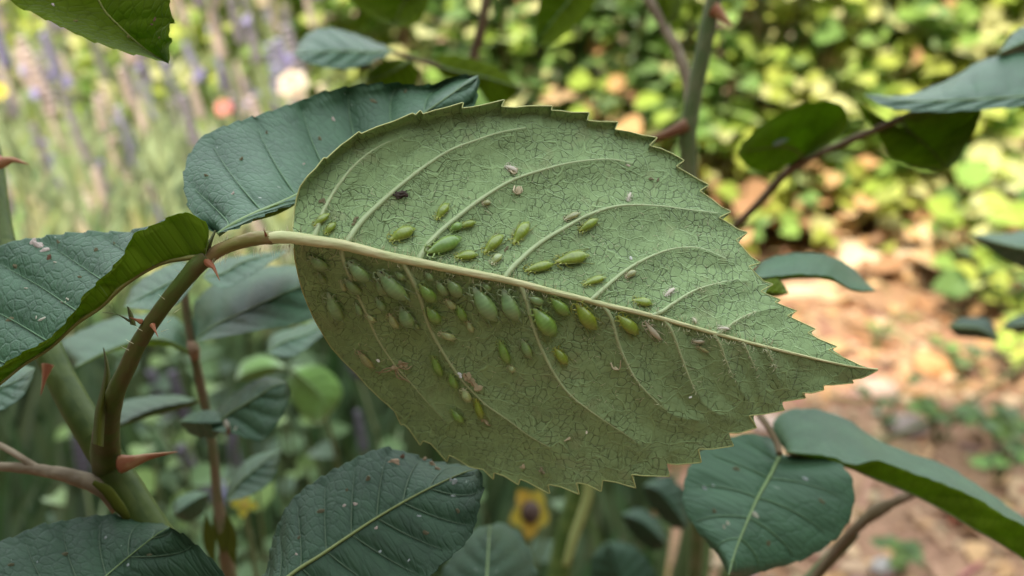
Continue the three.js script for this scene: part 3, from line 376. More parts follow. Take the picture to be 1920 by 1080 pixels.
// head x y, tail x y, width, tone, what singles it out
const APHIDS = [
  [588, 424, 618, 402, 15, 'yellow', 'small yellow-green aphid above the midrib, nearest to the stalk end of the leaf'],
  [608, 439, 629, 418, 14, 'yellow', 'small yellow-green aphid just above the midrib, second from the stalk end'],
  [730, 452, 778, 430, 26, 'yellow', 'plump bright green aphid alone above the midrib between second and third side veins'],
  [818, 413, 842, 383, 19, 'yellow', 'yellow-green aphid left of the third upper side vein, steeply upright'],
  [800, 475, 864, 447, 30, 'green', 'long dark-green aphid lying just right of where the third upper side vein starts'],
  [843, 432, 866, 421, 17, 'green', 'small dark green aphid on the third upper side vein, behind a paler one'],
  [860, 426, 892, 417, 14, 'yellow', 'slim bright aphid on the third upper side vein, head against a darker one'],
  [853, 483, 896, 480, 20, 'yellow', 'short pale-backed aphid touching the midrib right below the long dark-green one'],
  [907, 476, 943, 442, 23, 'yellow', 'left one of two slanting yellow-green aphids between third and fourth upper veins'],
  [962, 459, 991, 418, 25, 'yellow', 'right one of two slanting yellow-green aphids between third and fourth upper veins'],
  [921, 496, 941, 478, 16, 'pale', 'small faint pale aphid on the midrib, left of the fourth upper side vein'],
  [984, 508, 1038, 496, 20, 'yellow', 'slender yellow-green aphid right of the fourth upper vein, following a fatter one'],
  [1041, 493, 1104, 481, 28, 'yellow', 'big bright green aphid above the midrib, the largest of the upper half'],
  [1093, 535, 1136, 522, 17, 'yellow', 'slim bright aphid above the midrib just left of the fifth upper side vein'],
  [1058, 413, 1087, 401, 13, 'tan', 'small tan-green aphid at the upper side of the fourth upper side vein'],
  [1085, 434, 1120, 411, 18, 'yellow', 'yellow-green aphid at the lower side of the fourth upper side vein'],
  [903, 382, 920, 380, 11, 'tan', 'tiny olive-yellow aphid on the third upper side vein near the brown husks'],
  [1186, 564, 1223, 573, 19, 'yellow', 'bright lime aphid on top of the midrib near the sixth upper side vein'],
  [1171, 520, 1192, 509, 13, 'tan', 'small yellow-tan aphid clinging to the fifth upper side vein'],
  [580, 477, 618, 502, 27, 'dim', 'dark slate-green aphid under the midrib, nearest to the stalk'],
  [653, 489, 694, 524, 29, 'grey', 'grey-green aphid under the midrib at the first lower side vein'],
  [647, 521, 680, 548, 24, 'dim', 'dull olive aphid on the first lower side vein, below a grey-green one'],
  [640, 524, 649, 545, 11, 'pale', 'thin pale-yellow young aphid left of the first lower side vein'],
  [710, 506, 769, 558, 37, 'grey', 'largest aphid left of the second lower side vein, grey-green and shiny'],
  [706, 520, 727, 553, 22, 'dim', 'dim olive aphid half hidden beside the largest left-hand one'],
  [616, 547, 643, 599, 30, 'grey', 'slate-grey aphid alone near the left margin of the lower half'],
  [686, 588, 707, 602, 14, 'pale', 'small pale aphid sitting on the first lower side vein'],
  [730, 586, 748, 614, 17, 'pale', 'small pale grey aphid left of a bluish plump one'],
  [752, 572, 777, 611, 31, 'grey', 'plump bluish-green aphid just left of the second lower side vein'],
  [786, 531, 818, 564, 25, 'green', 'green aphid on the second lower side vein right of the largest left-hand one'],
  [801, 574, 826, 604, 25, 'green', 'green aphid just right of the second lower side vein, tail down'],
  [818, 525, 841, 553, 20, 'dim', 'short dull aphid under the midrib, right of the second lower side vein'],
  [839, 521, 868, 554, 27, 'dim', 'dim broad aphid under the midrib, second right of the second lower side vein'],
  [836, 559, 856, 577, 16, 'pale', 'small whitish-green aphid with spread legs in the middle cluster'],
  [858, 571, 874, 601, 19, 'green', 'upright yellowish-olive aphid in the middle cluster, left of the plump pair'],
  [888, 536, 932, 599, 38, 'grey', 'left one of the plump pair under the middle of the midrib'],
  [944, 541, 974, 599, 35, 'grey', 'right one of the plump pair under the middle of the midrib'],
  [989, 556, 1021, 569, 18, 'dim', 'small dim aphid close under the midrib, right of the plump pair'],
  [1032, 556, 1069, 589, 25, 'green', 'mid-green aphid under the midrib, left of the light-green one with its head on it'],
  [1000, 577, 1041, 629, 36, 'green', 'big light-green aphid on the third lower side vein'],
  [1081, 567, 1119, 616, 31, 'yellow', 'bright green plump aphid hanging with its head at the midrib'],
  [1157, 591, 1196, 625, 25, 'yellow', 'bright green aphid at the start of the fourth lower side vein'],
  [823, 622, 856, 634, 16, 'pale', 'small light aphid lying level, right of the second lower side vein'],
  [937, 636, 955, 682, 20, 'green', 'long slim green aphid hanging upright below the plump pair'],
  [980, 634, 998, 671, 21, 'dim', 'dull upright aphid at the left of the third lower side vein'],
  [1039, 651, 1064, 683, 20, 'yellow', 'yellow-green aphid right of the third lower side vein, alone'],
  [955, 684, 966, 696, 14, 'pale', 'tiny round pale aphid under the long slim one'],
  [812, 665, 831, 705, 21, 'green', 'bright green aphid left of the second lower side vein, low down'],
  [846, 699, 858, 728, 20, 'green', 'olive aphid on the second lower side vein above the brown shreds'],
  [869, 726, 884, 752, 21, 'pale', 'pale grey-green aphid beside the brown shreds'],
  [893, 746, 906, 785, 18, 'yellow', 'narrow yellow-green aphid below the brown shreds, a brown bit at its tail'],
  [847, 766, 871, 792, 19, 'green', 'lowest aphid of the leaf, small and green, left of the narrow one'],
  [672, 656, 704, 689, 19, 'tan', 'tan-green aphid near the lower left margin of the leaf'],
  [661, 512, 672, 524, 12, 'pale', 'tiny pale aphid tucked behind the first lower side vein'],
  [775, 598, 788, 618, 13, 'dim', 'tiny dim aphid at the second lower side vein, below the bluish plump one'],
  [742, 508, 762, 522, 16, 'dim', 'small dim aphid under the midrib, over the back of the largest left-hand one'],
  [797, 508, 814, 524, 15, 'grey', 'small grey aphid tucked under the midrib right of the second lower side vein start'],
  [668, 566, 680, 590, 15, 'grey', 'small grey aphid left of the first lower side vein, level with the slate-grey one'],
  [596, 508, 612, 530, 17, 'dim', 'dull little aphid below the one nearest to the stalk'],
  [706, 556, 724, 580, 19, 'grey', 'grey-green aphid between first and second lower veins, below the largest left-hand one'],
  [876, 600, 888, 622, 13, 'pale', 'tiny pale aphid below the middle cluster, left of the plump pair'],
  [905, 528, 921, 545, 15, 'dim', 'small dim aphid squeezed under the midrib above the plump pair'],
];
APHIDS.forEach(([a, b, c, d, w, t, label], n) => placeAphid('aphid', 'aphid', label, a, b, c, d, w, t, n * 5 + 1));
[[1209, 602, 1240, 636, 19, 'cream', 'pale cream cast skin with legs hanging under the midrib'], [1246, 556, 1265, 542, 14, 'white', 'white cast skin with a dark shadow above the midrib near the tip'], [1345, 615, 1368, 618, 11, 'white', 'small white cast skin above the midrib nearest the leaf tip'], [1297, 639, 1321, 639, 11, 'cream', 'cream cast skin just below the midrib near the tip'], [1306, 648, 1330, 660, 9, 'tan', 'greyish cast skin beside the cream one below the midrib'], [948, 312, 970, 324, 17, 'white', 'upper one of two whitish husks on the third upper vein'], [1176, 378, 1182, 362, 11, 'white', 'small whitish husk near the end of the fourth upper vein'], [1299, 596, 1305, 608, 9, 'cream', 'tiny brownish husk on the midrib between sixth and seventh upper veins']]
  .forEach(([a, b, c, d, w, t, label], n) => placeAphid('cast_skin', 'cast skin', label, a, b, c, d, w, t, n, skinShapes[n % 2]));

// dry shreds and specks
const brownA = plain(0.33, 0.265, 0.14, 0.85), brownB = plain(0.17, 0.15, 0.075, 0.9), blackish = plain(0.045, 0.03, 0.02, 0.9), buff = plain(0.48, 0.41, 0.25, 0.85);
function shred(label, x, y, legs, mat, spots, cat = 'debris', name = 'dry_shred') {
  const z = leafDepth(x, y) - 0.0004, g = spots.map(([dx, dy, w], i) => flake(x + dx, y + dy, leafDepth(x + dx, y + dy) - 0.0002 - 0.0001 * i, w, x + i * 7, 0.6));
  legs.forEach((l) => g.push(tube(l.map(([dx, dy], i) => at(x + dx, y + dy, leafDepth(x + dx, y + dy) - (i % 2 ? 0.0006 : 0.0001))), l.map((_, i) => (1.9 - 1.2 * i / l.length) * PXM), 14, 5)));
  g.forEach((q, i) => { if (!q.index) { g[i] = q; } }); solo(name, merge(g.map((q) => q.index ? q.toNonIndexed() : q)), mat, label, cat);
}
shred('brown shrivelled tangle with thin legs left of the second lower vein', 742, 688, [[[0, 0], [-14, 8], [-38, 10]], [[0, 0], [8, 16], [28, 30]], [[-2, 2], [4, 20], [16, 24]], [[4, -4], [14, -8], [24, -6]], [[0, 0], [-20, 4], [-32, 14]], [[6, 0], [22, 4], [30, -2]]], brownA, [[0, 0, 8], [10, -6, 7], [17, -4, 6]]);
shred('brown crumpled shred on the second lower side vein', 876, 708, [[[0, 0], [10, 10], [16, 22]], [[0, 0], [-6, -8]]], brownA, [[0, 0, 10], [8, 6, 8], [15, 14, 7], [20, 20, 8], [4, -3, 7]]);
shred('small brown sliver at the tail of the lowest narrow aphid', 906, 788, [[[0, 0], [8, 8], [14, 10]]], brownA, [[0, 0, 5], [6, 5, 5]]);
shred('brown curled thread right of the fourth lower side vein', 1155, 686, [[[-10, -6], [-4, 6], [6, 6], [9, -10]], [[0, 4], [4, 8]]], buff, [[0, 5, 4]]);
shred('buff curled husk above the third upper vein', 971, 355, [[[-6, -6], [-8, 4], [0, 9], [8, 4], [6, -6]]], buff, [[0, 0, 7], [3, 3, 6]]);
shred('brownish husk above the third upper side vein, upper one', 962, 319, [[[-6, -2], [0, 6], [8, 4]]], buff, [[0, 0, 8], [4, 2, 6]]);
shred('dark torn pit with fibres on the second upper vein', 751, 365, [[[-14, 0], [0, 2], [14, -2]], [[-10, -5], [0, -3], [12, -8]]], blackish, [[0, 0, 10], [6, -2, 8], [-5, 1, 7]], 'blemish', 'torn_pit');
shred('brown smudge beside the first upper vein', 604, 376, [], brownB, [[0, 0, 6], [5, 3, 4]], 'blemish', 'dry_speck');
shred('grey-brown smudge left of the second upper vein', 665, 414, [], brownB, [[0, 0, 5], [3, -5, 4], [-3, 6, 4]], 'blemish', 'dry_speck');
shred('dark smudge right of the slanting aphid pair', 951, 465, [], brownB, [[0, 0, 4], [-4, 5, 3]], 'blemish', 'dry_speck');
shred('white speck near the left lower margin', 709, 676, [], plain(0.7, 0.68, 0.6), [[0, 0, 4]], 'speck', 'pale_speck');
shred('whitish crumb on the second lower vein above the brown shred', 862, 701, [[[0, 0], [3, 8]]], plain(0.6, 0.6, 0.55), [[0, 0, 4], [2, 5, 3]], 'speck', 'pale_speck');
shred('brown spot at the bottom margin, left of the yellow flower', 981, 874, [], brownA, [[0, 0, 5], [-4, 2, 3]], 'blemish', 'dry_speck');
shred('dark smudge near the bottom margin above the yellow flower', 1015, 880, [], brownB, [[0, 0, 5], [4, 6, 4], [-3, 4, 3]], 'blemish', 'dry_speck');
shred('small tan crumb in the lower half, between second and third lower veins', 1066, 822, [[[0, 0], [-8, 5]]], buff, [[0, 0, 4]], 'speck', 'pale_speck');
shred('white dot in the lower half right of the tan crumb', 1100, 811, [], plain(0.65, 0.6, 0.45), [[0, 0, 3]], 'speck', 'pale_speck');
shred('white dot above the fifth upper vein', 1183, 484, [], plain(0.75, 0.75, 0.7), [[0, 0, 3.5]], 'speck', 'pale_speck');
shred('brown spot near the right upper margin', 1220, 335, [[[0, 0], [6, 2]]], brownB, [[0, 0, 4], [14, 2, 4]], 'blemish', 'dry_speck');
shred('white dot at the end of the third upper vein', 1178, 310, [], plain(0.6, 0.52, 0.38), [[0, 0, 4]], 'speck', 'pale_speck');
shred('white dot on the fourth lower vein', 1295, 745, [], plain(0.65, 0.65, 0.58), [[0, 0, 3]], 'speck', 'pale_speck');
// ------------------------------------------------------------------ the other rose leaves, near and out of focus
// flat leaf: mid from base to tip, two margins; tilt in metres of depth from midrib to margin (left, right); z along the midrib
const zAlong = (z) => (s) => { if (typeof z === 'number') return z; const f = s * (z.length - 1), i = Math.min(z.length - 2, Math.floor(f)); return mix(z[i], z[i + 1], f - i); };
function leafPart(parent, d, label) {
  const za = zAlong(d.z), [tl, tr] = d.tilt ?? [0.004, 0.004], m = d.mats ?? [MAT.top, MAT.top, MAT.under, MAT.under];
  const g = blade({ ...d, N: d.N ?? 70, M: d.M ?? 16, teeth: d.teeth === 0 ? null : { n: d.teeth ?? 13, amp: d.amp ?? 4 }, depth: (x, y, s, v, side) => za(s) + (side ? tr : tl) * (v + (d.bow ?? 0.4) * v * v) + 0.0016 * (fbm(x / 130, y / 130, d.seed ?? 1, 2) - 0.5) + (d.wave ?? 0) * Math.sin(s * 9) * v });
  const vt = d.veins ? g.veinTubes(d.veins) : []; const p = part(parent, d.name ?? 'leaflet', g, m, label); for (const q of vt) part(p, 'side_vein', q, d.veinMat ?? MAT.veinTop);
  if (d.rib !== 0) { const n = 24, q = resample(d.mid, n, true); part(p, 'midrib', tube(q.map(([x, y], i) => at(x, y, za(i / n) + 0.0016 * (fbm(x / 130, y / 130, d.seed ?? 1, 2) - 0.5) - 0.0002)), q.map((_, i) => (d.rib ?? 4) * za(0.5) / FPX * (1 - 0.75 * i / n)), 40, 7), d.ribMat ?? MAT.ribTop); }
  return p;
}
const loneLeaf = (name, label, d) => { const t = thing(name, label, 'leaf', at(...d.mid[0], zAlong(d.z)(0))); leafPart(t, d); return t; };
const spots = (t, list, mat, name = 'pale_spot', k = 0.75) => { const m = t.isMesh ? t : t.children[0]; list.forEach(([x, y, z, w], i) => { const d = pick(m, x, y, z); part(m, name, flake(x, y, d, k * w * d / 0.132, i + x), mat); }); };

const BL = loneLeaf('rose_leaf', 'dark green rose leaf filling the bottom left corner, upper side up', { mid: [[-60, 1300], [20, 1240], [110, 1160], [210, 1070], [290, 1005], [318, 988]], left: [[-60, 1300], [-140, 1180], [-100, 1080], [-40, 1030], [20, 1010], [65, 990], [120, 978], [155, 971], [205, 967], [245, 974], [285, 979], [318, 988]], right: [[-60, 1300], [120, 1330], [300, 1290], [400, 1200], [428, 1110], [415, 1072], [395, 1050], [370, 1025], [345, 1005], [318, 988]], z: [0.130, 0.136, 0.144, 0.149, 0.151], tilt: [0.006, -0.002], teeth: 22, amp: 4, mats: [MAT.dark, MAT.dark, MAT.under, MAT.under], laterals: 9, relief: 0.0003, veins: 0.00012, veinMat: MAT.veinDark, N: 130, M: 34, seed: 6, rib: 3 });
spots(BL, [[198, 1009, 0.1455, 5], [240, 1060, 0.1435, 5], [70, 1054, 0.143, 3]], MAT.dust);
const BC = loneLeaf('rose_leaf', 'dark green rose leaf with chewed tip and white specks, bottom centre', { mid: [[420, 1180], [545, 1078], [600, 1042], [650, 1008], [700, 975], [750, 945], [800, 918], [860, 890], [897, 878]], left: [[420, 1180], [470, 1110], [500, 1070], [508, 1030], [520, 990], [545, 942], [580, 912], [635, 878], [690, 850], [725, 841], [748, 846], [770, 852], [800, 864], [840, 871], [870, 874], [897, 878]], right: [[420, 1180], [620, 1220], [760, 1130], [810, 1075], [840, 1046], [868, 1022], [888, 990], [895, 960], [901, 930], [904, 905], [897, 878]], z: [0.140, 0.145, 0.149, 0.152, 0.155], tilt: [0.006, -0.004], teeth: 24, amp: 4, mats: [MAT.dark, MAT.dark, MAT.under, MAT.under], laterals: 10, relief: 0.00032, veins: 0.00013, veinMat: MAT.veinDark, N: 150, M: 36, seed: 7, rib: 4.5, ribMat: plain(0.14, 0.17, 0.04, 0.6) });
spots(BC, [[852, 906, 0.1535, 10], [846, 902, 0.1533, 7], [852, 930, 0.1533, 8], [786, 968, 0.1515, 6], [766, 1051, 0.147, 4], [712, 1035, 0.1475, 5]], MAT.dust);
spots(BC, [[645, 949, 0.1535, 6], [668, 946, 0.1535, 7], [705, 991, 0.1495, 6], [556, 1040, 0.149, 5]], MAT.damage);
spots(BC, [[738, 866, 0.156, 12], [745, 870, 0.1558, 8], [795, 862, 0.157, 9], [812, 872, 0.1565, 10], [822, 880, 0.156, 8]], plain(0.34, 0.24, 0.15, 0.9), 'dry_edge');
spots(BC, [[600, 960, 0.15, 9], [690, 900, 0.15, 8], [560, 1010, 0.15, 6], [800, 1000, 0.15, 8], [860, 960, 0.15, 7], [650, 920, 0.15, 5]], plain(0.085, 0.075, 0.035, 0.85), 'brown_spot', 0.9);
spots(BL, [[120, 1040, 0.147, 8], [280, 1040, 0.147, 6], [20, 1060, 0.147, 7]], plain(0.075, 0.07, 0.03, 0.85), 'brown_spot', 0.9);
spots(BC, [[753, 858, 0.1557, 9]], MAT.scar, 'dry_edge');
loneLeaf('rose_leaf', 'dim green rose leaf beneath the chewed one, right of it at the bottom edge', { mid: [[900, 1200], [910, 1120], [915, 1040], [918, 985]], left: [[900, 1200], [830, 1150], [830, 1080], [850, 1040], [880, 1000], [918, 985]], right: [[900, 1200], [990, 1150], [1005, 1080], [985, 1020], [950, 985], [918, 985]], z: [0.20, 0.205, 0.215], tilt: [0.006, 0.010], teeth: 9, seed: 8, mats: [MAT.dark, MAT.dark, MAT.under, MAT.under] });

// right: pair of leaves on one stalk
const RB = thing('rose_branch', 'rose branch with a broad flat leaf and a long folded leaf, lower right', 'rose branch', V(at(1470, 1150, 0.24).x - 0.03, 0, at(1470, 1150, 0.24).z - 0.05));
const BRl = leafPart(RB, { mid: [[1464, 850], [1445, 890], [1420, 935], [1398, 985], [1380, 1030], [1366, 1078]], left: [[1464, 850], [1462, 835], [1430, 818], [1395, 815], [1350, 828], [1312, 850], [1290, 885], [1283, 920], [1285, 955], [1305, 990], [1330, 1020], [1350, 1045], [1366, 1078]], right: [[1464, 850], [1478, 854], [1520, 855], [1565, 867], [1592, 890], [1600, 925], [1595, 965], [1575, 1000], [1545, 1025], [1500, 1050], [1450, 1065], [1400, 1078], [1366, 1078]], z: [0.192, 0.183, 0.173], tilt: [0.003, 0.003], teeth: 13, amp: 3, laterals: 6, relief: 0.00025, veins: 0.0002, seed: 9, rib: 4 }, 'broad heart-shaped leaf with a pale midrib');
spots(BRl, [[1322, 917, 0.182, 8], [1338, 912, 0.182, 6], [1510, 898, 0.184, 8]], MAT.dust); spots(BRl, [[1415, 966, 0.178, 12], [1365, 983, 0.178, 9], [1358, 990, 0.178, 7]], plain(0.38, 0.38, 0.28, 0.9));
spots(BRl, [[1380, 880, 0.18, 8], [1540, 940, 0.18, 7], [1440, 1020, 0.18, 8], [1340, 960, 0.18, 6]], plain(0.10, 0.09, 0.04, 0.85), 'brown_spot', 0.9);
leafPart(RB, { mid: [[1475, 848], [1540, 862], [1596, 878], [1640, 898], [1700, 922], [1760, 952], [1820, 988], [1880, 1022], [1960, 1075]], left: [[1475, 848], [1452, 815], [1455, 785], [1480, 770], [1530, 768], [1590, 788], [1640, 822], [1700, 848], [1770, 872], [1840, 915], [1900, 958], [1960, 1005], [1960, 1075]], right: [[1475, 848], [1520, 852], [1560, 858], [1598, 872], [1645, 864], [1700, 884], [1760, 905], [1830, 935], [1890, 972], [1950, 1005], [1960, 1075]], z: [0.192, 0.196, 0.192, 0.186, 0.184], tilt: [0.016, -0.002], mats: [MAT.top, MAT.olive, MAT.under, MAT.thin], teeth: 14, amp: 2, laterals: 7, seed: 10, rib: 3, ribMat: plain(0.10, 0.11, 0.02) }, 'long leaf folded upwards, dark olive outside showing');
part(RB, 'stem', tube(line([[1462, 852, 0.188], [1456, 830, 0.190], [1440, 800, 0.193], [1425, 780, 0.198]]), [6, 6, 6, 7].map((q) => q * 0.19 / FPX), 16, 8), MAT.brownStem);
part(RB, 'stem', tube(line([[1500, 1130, 0.235], [1545, 1060, 0.235], [1590, 1005, 0.235], [1640, 960, 0.235], [1700, 930, 0.236], [1760, 905, 0.238]]), [9, 9, 9, 12, 8, 6].map((q) => q * 0.235 / FPX), 40, 10, true, 0.25), MAT.brownStem);
part(RB, 'stem', tube([...toGround(at(1470, 1150, 0.24), -0.03).reverse(), ...line([[1470, 1150, 0.24], [1530, 1075, 0.24], [1580, 1025, 0.238], [1605, 1000, 0.236]])], [20, 18, 16, 14, 13, 12, 8].map((q) => q * 0.235 / FPX), 24, 10, true, 0.1), MAT.greenStem);

loneLeaf('rose_leaf', 'blue-green leaf right of the big leaf, arched with a drooping tip', { mid: [[1412, 522], [1450, 524], [1490, 520], [1530, 520], [1565, 527], [1600, 545], [1642, 546]], left: [[1412, 522], [1416, 505], [1440, 486], [1495, 475], [1550, 479], [1590, 497], [1618, 523], [1642, 546]], right: [[1412, 522], [1450, 519], [1490, 515], [1530, 516], [1560, 521], [1598, 542], [1642, 546]], z: [0.188, 0.192, 0.197, 0.20], tilt: [0.014, -0.001], mats: [MAT.top, MAT.olive, MAT.under, MAT.thin], teeth: 9, amp: 1.5, seed: 11, rib: 4, ribMat: plain(0.09, 0.11, 0.015) });
loneLeaf('rose_leaf', 'narrow olive leaf rim peeping from behind the right margin of the big leaf', { mid: [[1395, 545], [1440, 548], [1480, 550]], left: [[1395, 545], [1430, 527], [1460, 524], [1480, 550]], right: [[1395, 545], [1430, 556], [1455, 556], [1480, 550]], z: 0.178, tilt: [0.003, 0.003], teeth: 0, mats: [MAT.olive, MAT.olive, MAT.thin, MAT.thin], seed: 12, rib: 0 });

const RT = thing('rose_branch', 'thin rose twig with two dark backlit leaves and a grey-blue one, upper right', 'rose branch', at(1378, 425, 0.275));
part(RT, 'stem', tube(line([[1330, 470, 0.285], [1378, 425, 0.278], [1430, 372, 0.27], [1478, 320, 0.262], [1510, 298, 0.258], [1560, 278, 0.254], [1630, 248, 0.248], [1690, 222, 0.244], [1740, 203, 0.240]]), [7, 7, 7.5, 9, 10, 6.5, 6.5, 6, 5].map((q) => q * 0.26 / FPX), 60, 10, true, 0.12), MAT.brownStem);
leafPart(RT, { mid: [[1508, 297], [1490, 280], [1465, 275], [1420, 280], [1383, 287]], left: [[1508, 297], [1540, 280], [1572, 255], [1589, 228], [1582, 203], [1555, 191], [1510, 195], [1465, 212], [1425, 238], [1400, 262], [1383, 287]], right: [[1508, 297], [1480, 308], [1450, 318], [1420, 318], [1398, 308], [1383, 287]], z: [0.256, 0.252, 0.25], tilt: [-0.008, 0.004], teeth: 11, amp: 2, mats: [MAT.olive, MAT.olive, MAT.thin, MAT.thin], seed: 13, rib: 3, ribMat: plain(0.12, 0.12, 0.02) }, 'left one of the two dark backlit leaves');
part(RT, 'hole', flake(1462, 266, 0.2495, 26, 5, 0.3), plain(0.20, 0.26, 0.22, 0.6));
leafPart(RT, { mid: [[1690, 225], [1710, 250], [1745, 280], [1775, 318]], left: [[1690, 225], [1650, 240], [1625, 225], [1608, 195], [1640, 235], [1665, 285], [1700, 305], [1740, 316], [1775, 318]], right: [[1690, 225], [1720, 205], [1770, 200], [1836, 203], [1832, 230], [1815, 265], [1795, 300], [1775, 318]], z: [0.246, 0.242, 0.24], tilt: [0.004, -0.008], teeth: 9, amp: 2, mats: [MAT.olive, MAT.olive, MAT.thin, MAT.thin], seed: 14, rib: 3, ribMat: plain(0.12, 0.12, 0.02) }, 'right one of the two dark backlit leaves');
leafPart(RT, { mid: [[1960, 178], [1880, 184], [1800, 188], [1720, 190], [1660, 185], [1620, 177]], left: [[1960, 178], [1980, 100], [1920, 97], [1860, 108], [1825, 122], [1785, 147], [1740, 166], [1690, 180], [1620, 177]], right: [[1960, 178], [1930, 196], [1860, 204], [1780, 209], [1710, 208], [1660, 200], [1620, 177]], z: [0.222, 0.222, 0.224, 0.226], tilt: [0.014, -0.003], teeth: 10, amp: 1.5, seed: 15, rib: 3, laterals: 6, relief: 0.0008 }, 'grey-blue leaf entering from the right edge');
loneLeaf('rose_leaf', 'small dark blue-green leaf at the right edge above the grey-blue one', { mid: [[1980, 60], [1930, 76], [1872, 100]], left: [[1980, 60], [1960, 40], [1905, 58], [1872, 100]], right: [[1980, 60], [1965, 100], [1910, 100], [1872, 100]], z: 0.24, tilt: [0.006, 0.004], teeth: 6, amp: 1, seed: 16 });
loneLeaf('rose_leaf', 'blue-green leaf hanging at the right edge above the sunny ground', { mid: [[1990, 470], [1920, 466], [1870, 455], [1820, 440]], left: [[1990, 470], [1960, 430], [1890, 438], [1820, 440]], right: [[1990, 470], [1950, 505], [1890, 490], [1820, 440]], z: 0.30, tilt: [0.01, 0.004], teeth: 6, amp: 1, seed: 17 });
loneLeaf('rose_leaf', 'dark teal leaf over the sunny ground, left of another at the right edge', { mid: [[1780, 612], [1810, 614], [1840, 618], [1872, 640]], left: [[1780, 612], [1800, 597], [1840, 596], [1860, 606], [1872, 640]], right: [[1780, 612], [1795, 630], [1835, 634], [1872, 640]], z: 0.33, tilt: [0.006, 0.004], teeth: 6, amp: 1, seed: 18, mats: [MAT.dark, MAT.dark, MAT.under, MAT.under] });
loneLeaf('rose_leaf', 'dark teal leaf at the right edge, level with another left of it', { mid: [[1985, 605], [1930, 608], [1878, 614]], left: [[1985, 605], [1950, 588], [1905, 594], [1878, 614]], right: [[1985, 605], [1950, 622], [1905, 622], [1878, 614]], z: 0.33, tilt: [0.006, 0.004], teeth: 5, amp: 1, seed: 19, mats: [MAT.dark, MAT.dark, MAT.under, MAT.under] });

// upright canes behind the big leaf
const UC = thing('rose_cane', 'upright green rose cane with a red thorn, behind the right top of the big leaf', 'rose cane', V(at(1320, 700, 0.275).x + 0.02, 0, at(1320, 700, 0.275).z - 0.05));
part(UC, 'cane', tube([...toGround(at(1320, 700, 0.275), 0.02).reverse(), ...line([[1320, 700, 0.275], [1298, 420, 0.262], [1292, 330, 0.26], [1290, 260, 0.258], [1303, 170, 0.256], [1322, 80, 0.254], [1340, -10, 0.252], [1356, -90, 0.25]])], [18, 17, 16.5, 16, 15, 15.5, 15.5, 15, 15, 15, 14].map((q) => q * 0.257 / FPX), 50, 12, true, 0.04), MAT.greenStem);
part(UC, 'thorn', tube(line([[1338, 18, 0.2515], [1348, 25, 0.251], [1362, 38, 0.250], [1374, 47, 0.249]]), [16, 11, 5, 1].map((q) => q * 0.25 / FPX), 16, 9), MAT.thorn);
part(UC, 'side_shoot', tube(line([[1290, 232, 0.256], [1262, 246, 0.257], [1230, 258, 0.26], [1190, 275, 0.265]]), [13, 10, 8, 7].map((q) => q * 0.257 / FPX), 20, 9), stemMat([0.16, 0.07, 0.035], [0.20, 0.11, 0.05], 21, 0.6));
const PC = thing('rose_cane', 'thin brownish twig slanting from the top into the green cane', 'rose cane', at(1288, 200, 0.29));
part(PC, 'cane', tube(line([[1292, 235, 0.285], [1290, 160, 0.288], [1272, 100, 0.29], [1246, 50, 0.292], [1212, -10, 0.294], [1180, -70, 0.296]]), [9, 10, 10, 9.5, 9.5, 9].map((q) => q * 0.29 / FPX), 40, 10, true, 0.08), MAT.twig);
leafPart(PC, { mid: [[1248, 50], [1255, 25], [1252, -20]], left: [[1248, 50], [1228, 25], [1222, -10], [1252, -20]], right: [[1248, 50], [1272, 30], [1276, -10], [1252, -20]], z: 0.29, tilt: [0.004, 0.004], teeth: 0, mats: [MAT.olive, MAT.olive, MAT.thin, MAT.thin], seed: 20, rib: 0 });

// top: leaves hanging into the frame
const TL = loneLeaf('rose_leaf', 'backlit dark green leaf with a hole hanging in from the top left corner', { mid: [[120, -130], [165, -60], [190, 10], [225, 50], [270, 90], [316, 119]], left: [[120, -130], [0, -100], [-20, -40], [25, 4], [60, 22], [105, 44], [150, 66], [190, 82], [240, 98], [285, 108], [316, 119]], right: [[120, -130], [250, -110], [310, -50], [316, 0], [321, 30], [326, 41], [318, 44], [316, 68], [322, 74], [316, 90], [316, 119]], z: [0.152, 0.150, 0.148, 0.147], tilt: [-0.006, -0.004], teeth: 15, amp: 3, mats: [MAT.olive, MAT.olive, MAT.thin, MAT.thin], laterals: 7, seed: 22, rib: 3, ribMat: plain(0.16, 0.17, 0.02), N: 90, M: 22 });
spots(TL, [[291, 36, 0.1435, 6], [286, 46, 0.1435, 5]], MAT.scar, 'hole'); spots(TL, [[100, 10, 0.1437, 6]], MAT.damage);
spots(TL, [[140, 40, 0.148, 7], [240, 70, 0.148, 6], [300, 70, 0.148, 5]], plain(0.13, 0.11, 0.02, 0.9), 'brown_spot');
const TB = thing('rose_branch', 'rose branch with one pale green leaf and several dark backlit leaves, top centre', 'rose branch', at(860, 160, 0.30));
part(TB, 'stem', tube(line([[872, 190, 0.305], [884, 120, 0.305], [900, 60, 0.302], [912, 0, 0.30], [925, -70, 0.30]]), [9, 9, 9, 9, 9].map((q) => q * 0.30 / FPX), 30, 9, true, 0.1), MAT.brownStem);
part(TB, 'stem', tube(line([[735, 97, 0.282], [790, 115, 0.290], [840, 128, 0.298], [880, 130, 0.304]]), [4, 4, 5, 5].map((q) => q * 0.29 / FPX), 24, 8), MAT.brownStem);
leafPart(TB, { mid: [[738, 96], [690, 98], [640, 96], [590, 98], [551, 102]], left: [[738, 96], [700, 78], [650, 60], [608, 54], [575, 66], [551, 102]], right: [[738, 96], [705, 112], [655, 129], [608, 126], [570, 114], [551, 102]], z: [0.28, 0.275, 0.272], tilt: [0.012, -0.004], teeth: 9, amp: 2, laterals: 5, relief: 0.001, seed: 23, rib: 3 }, 'pale blue-green leaf catching the sky');
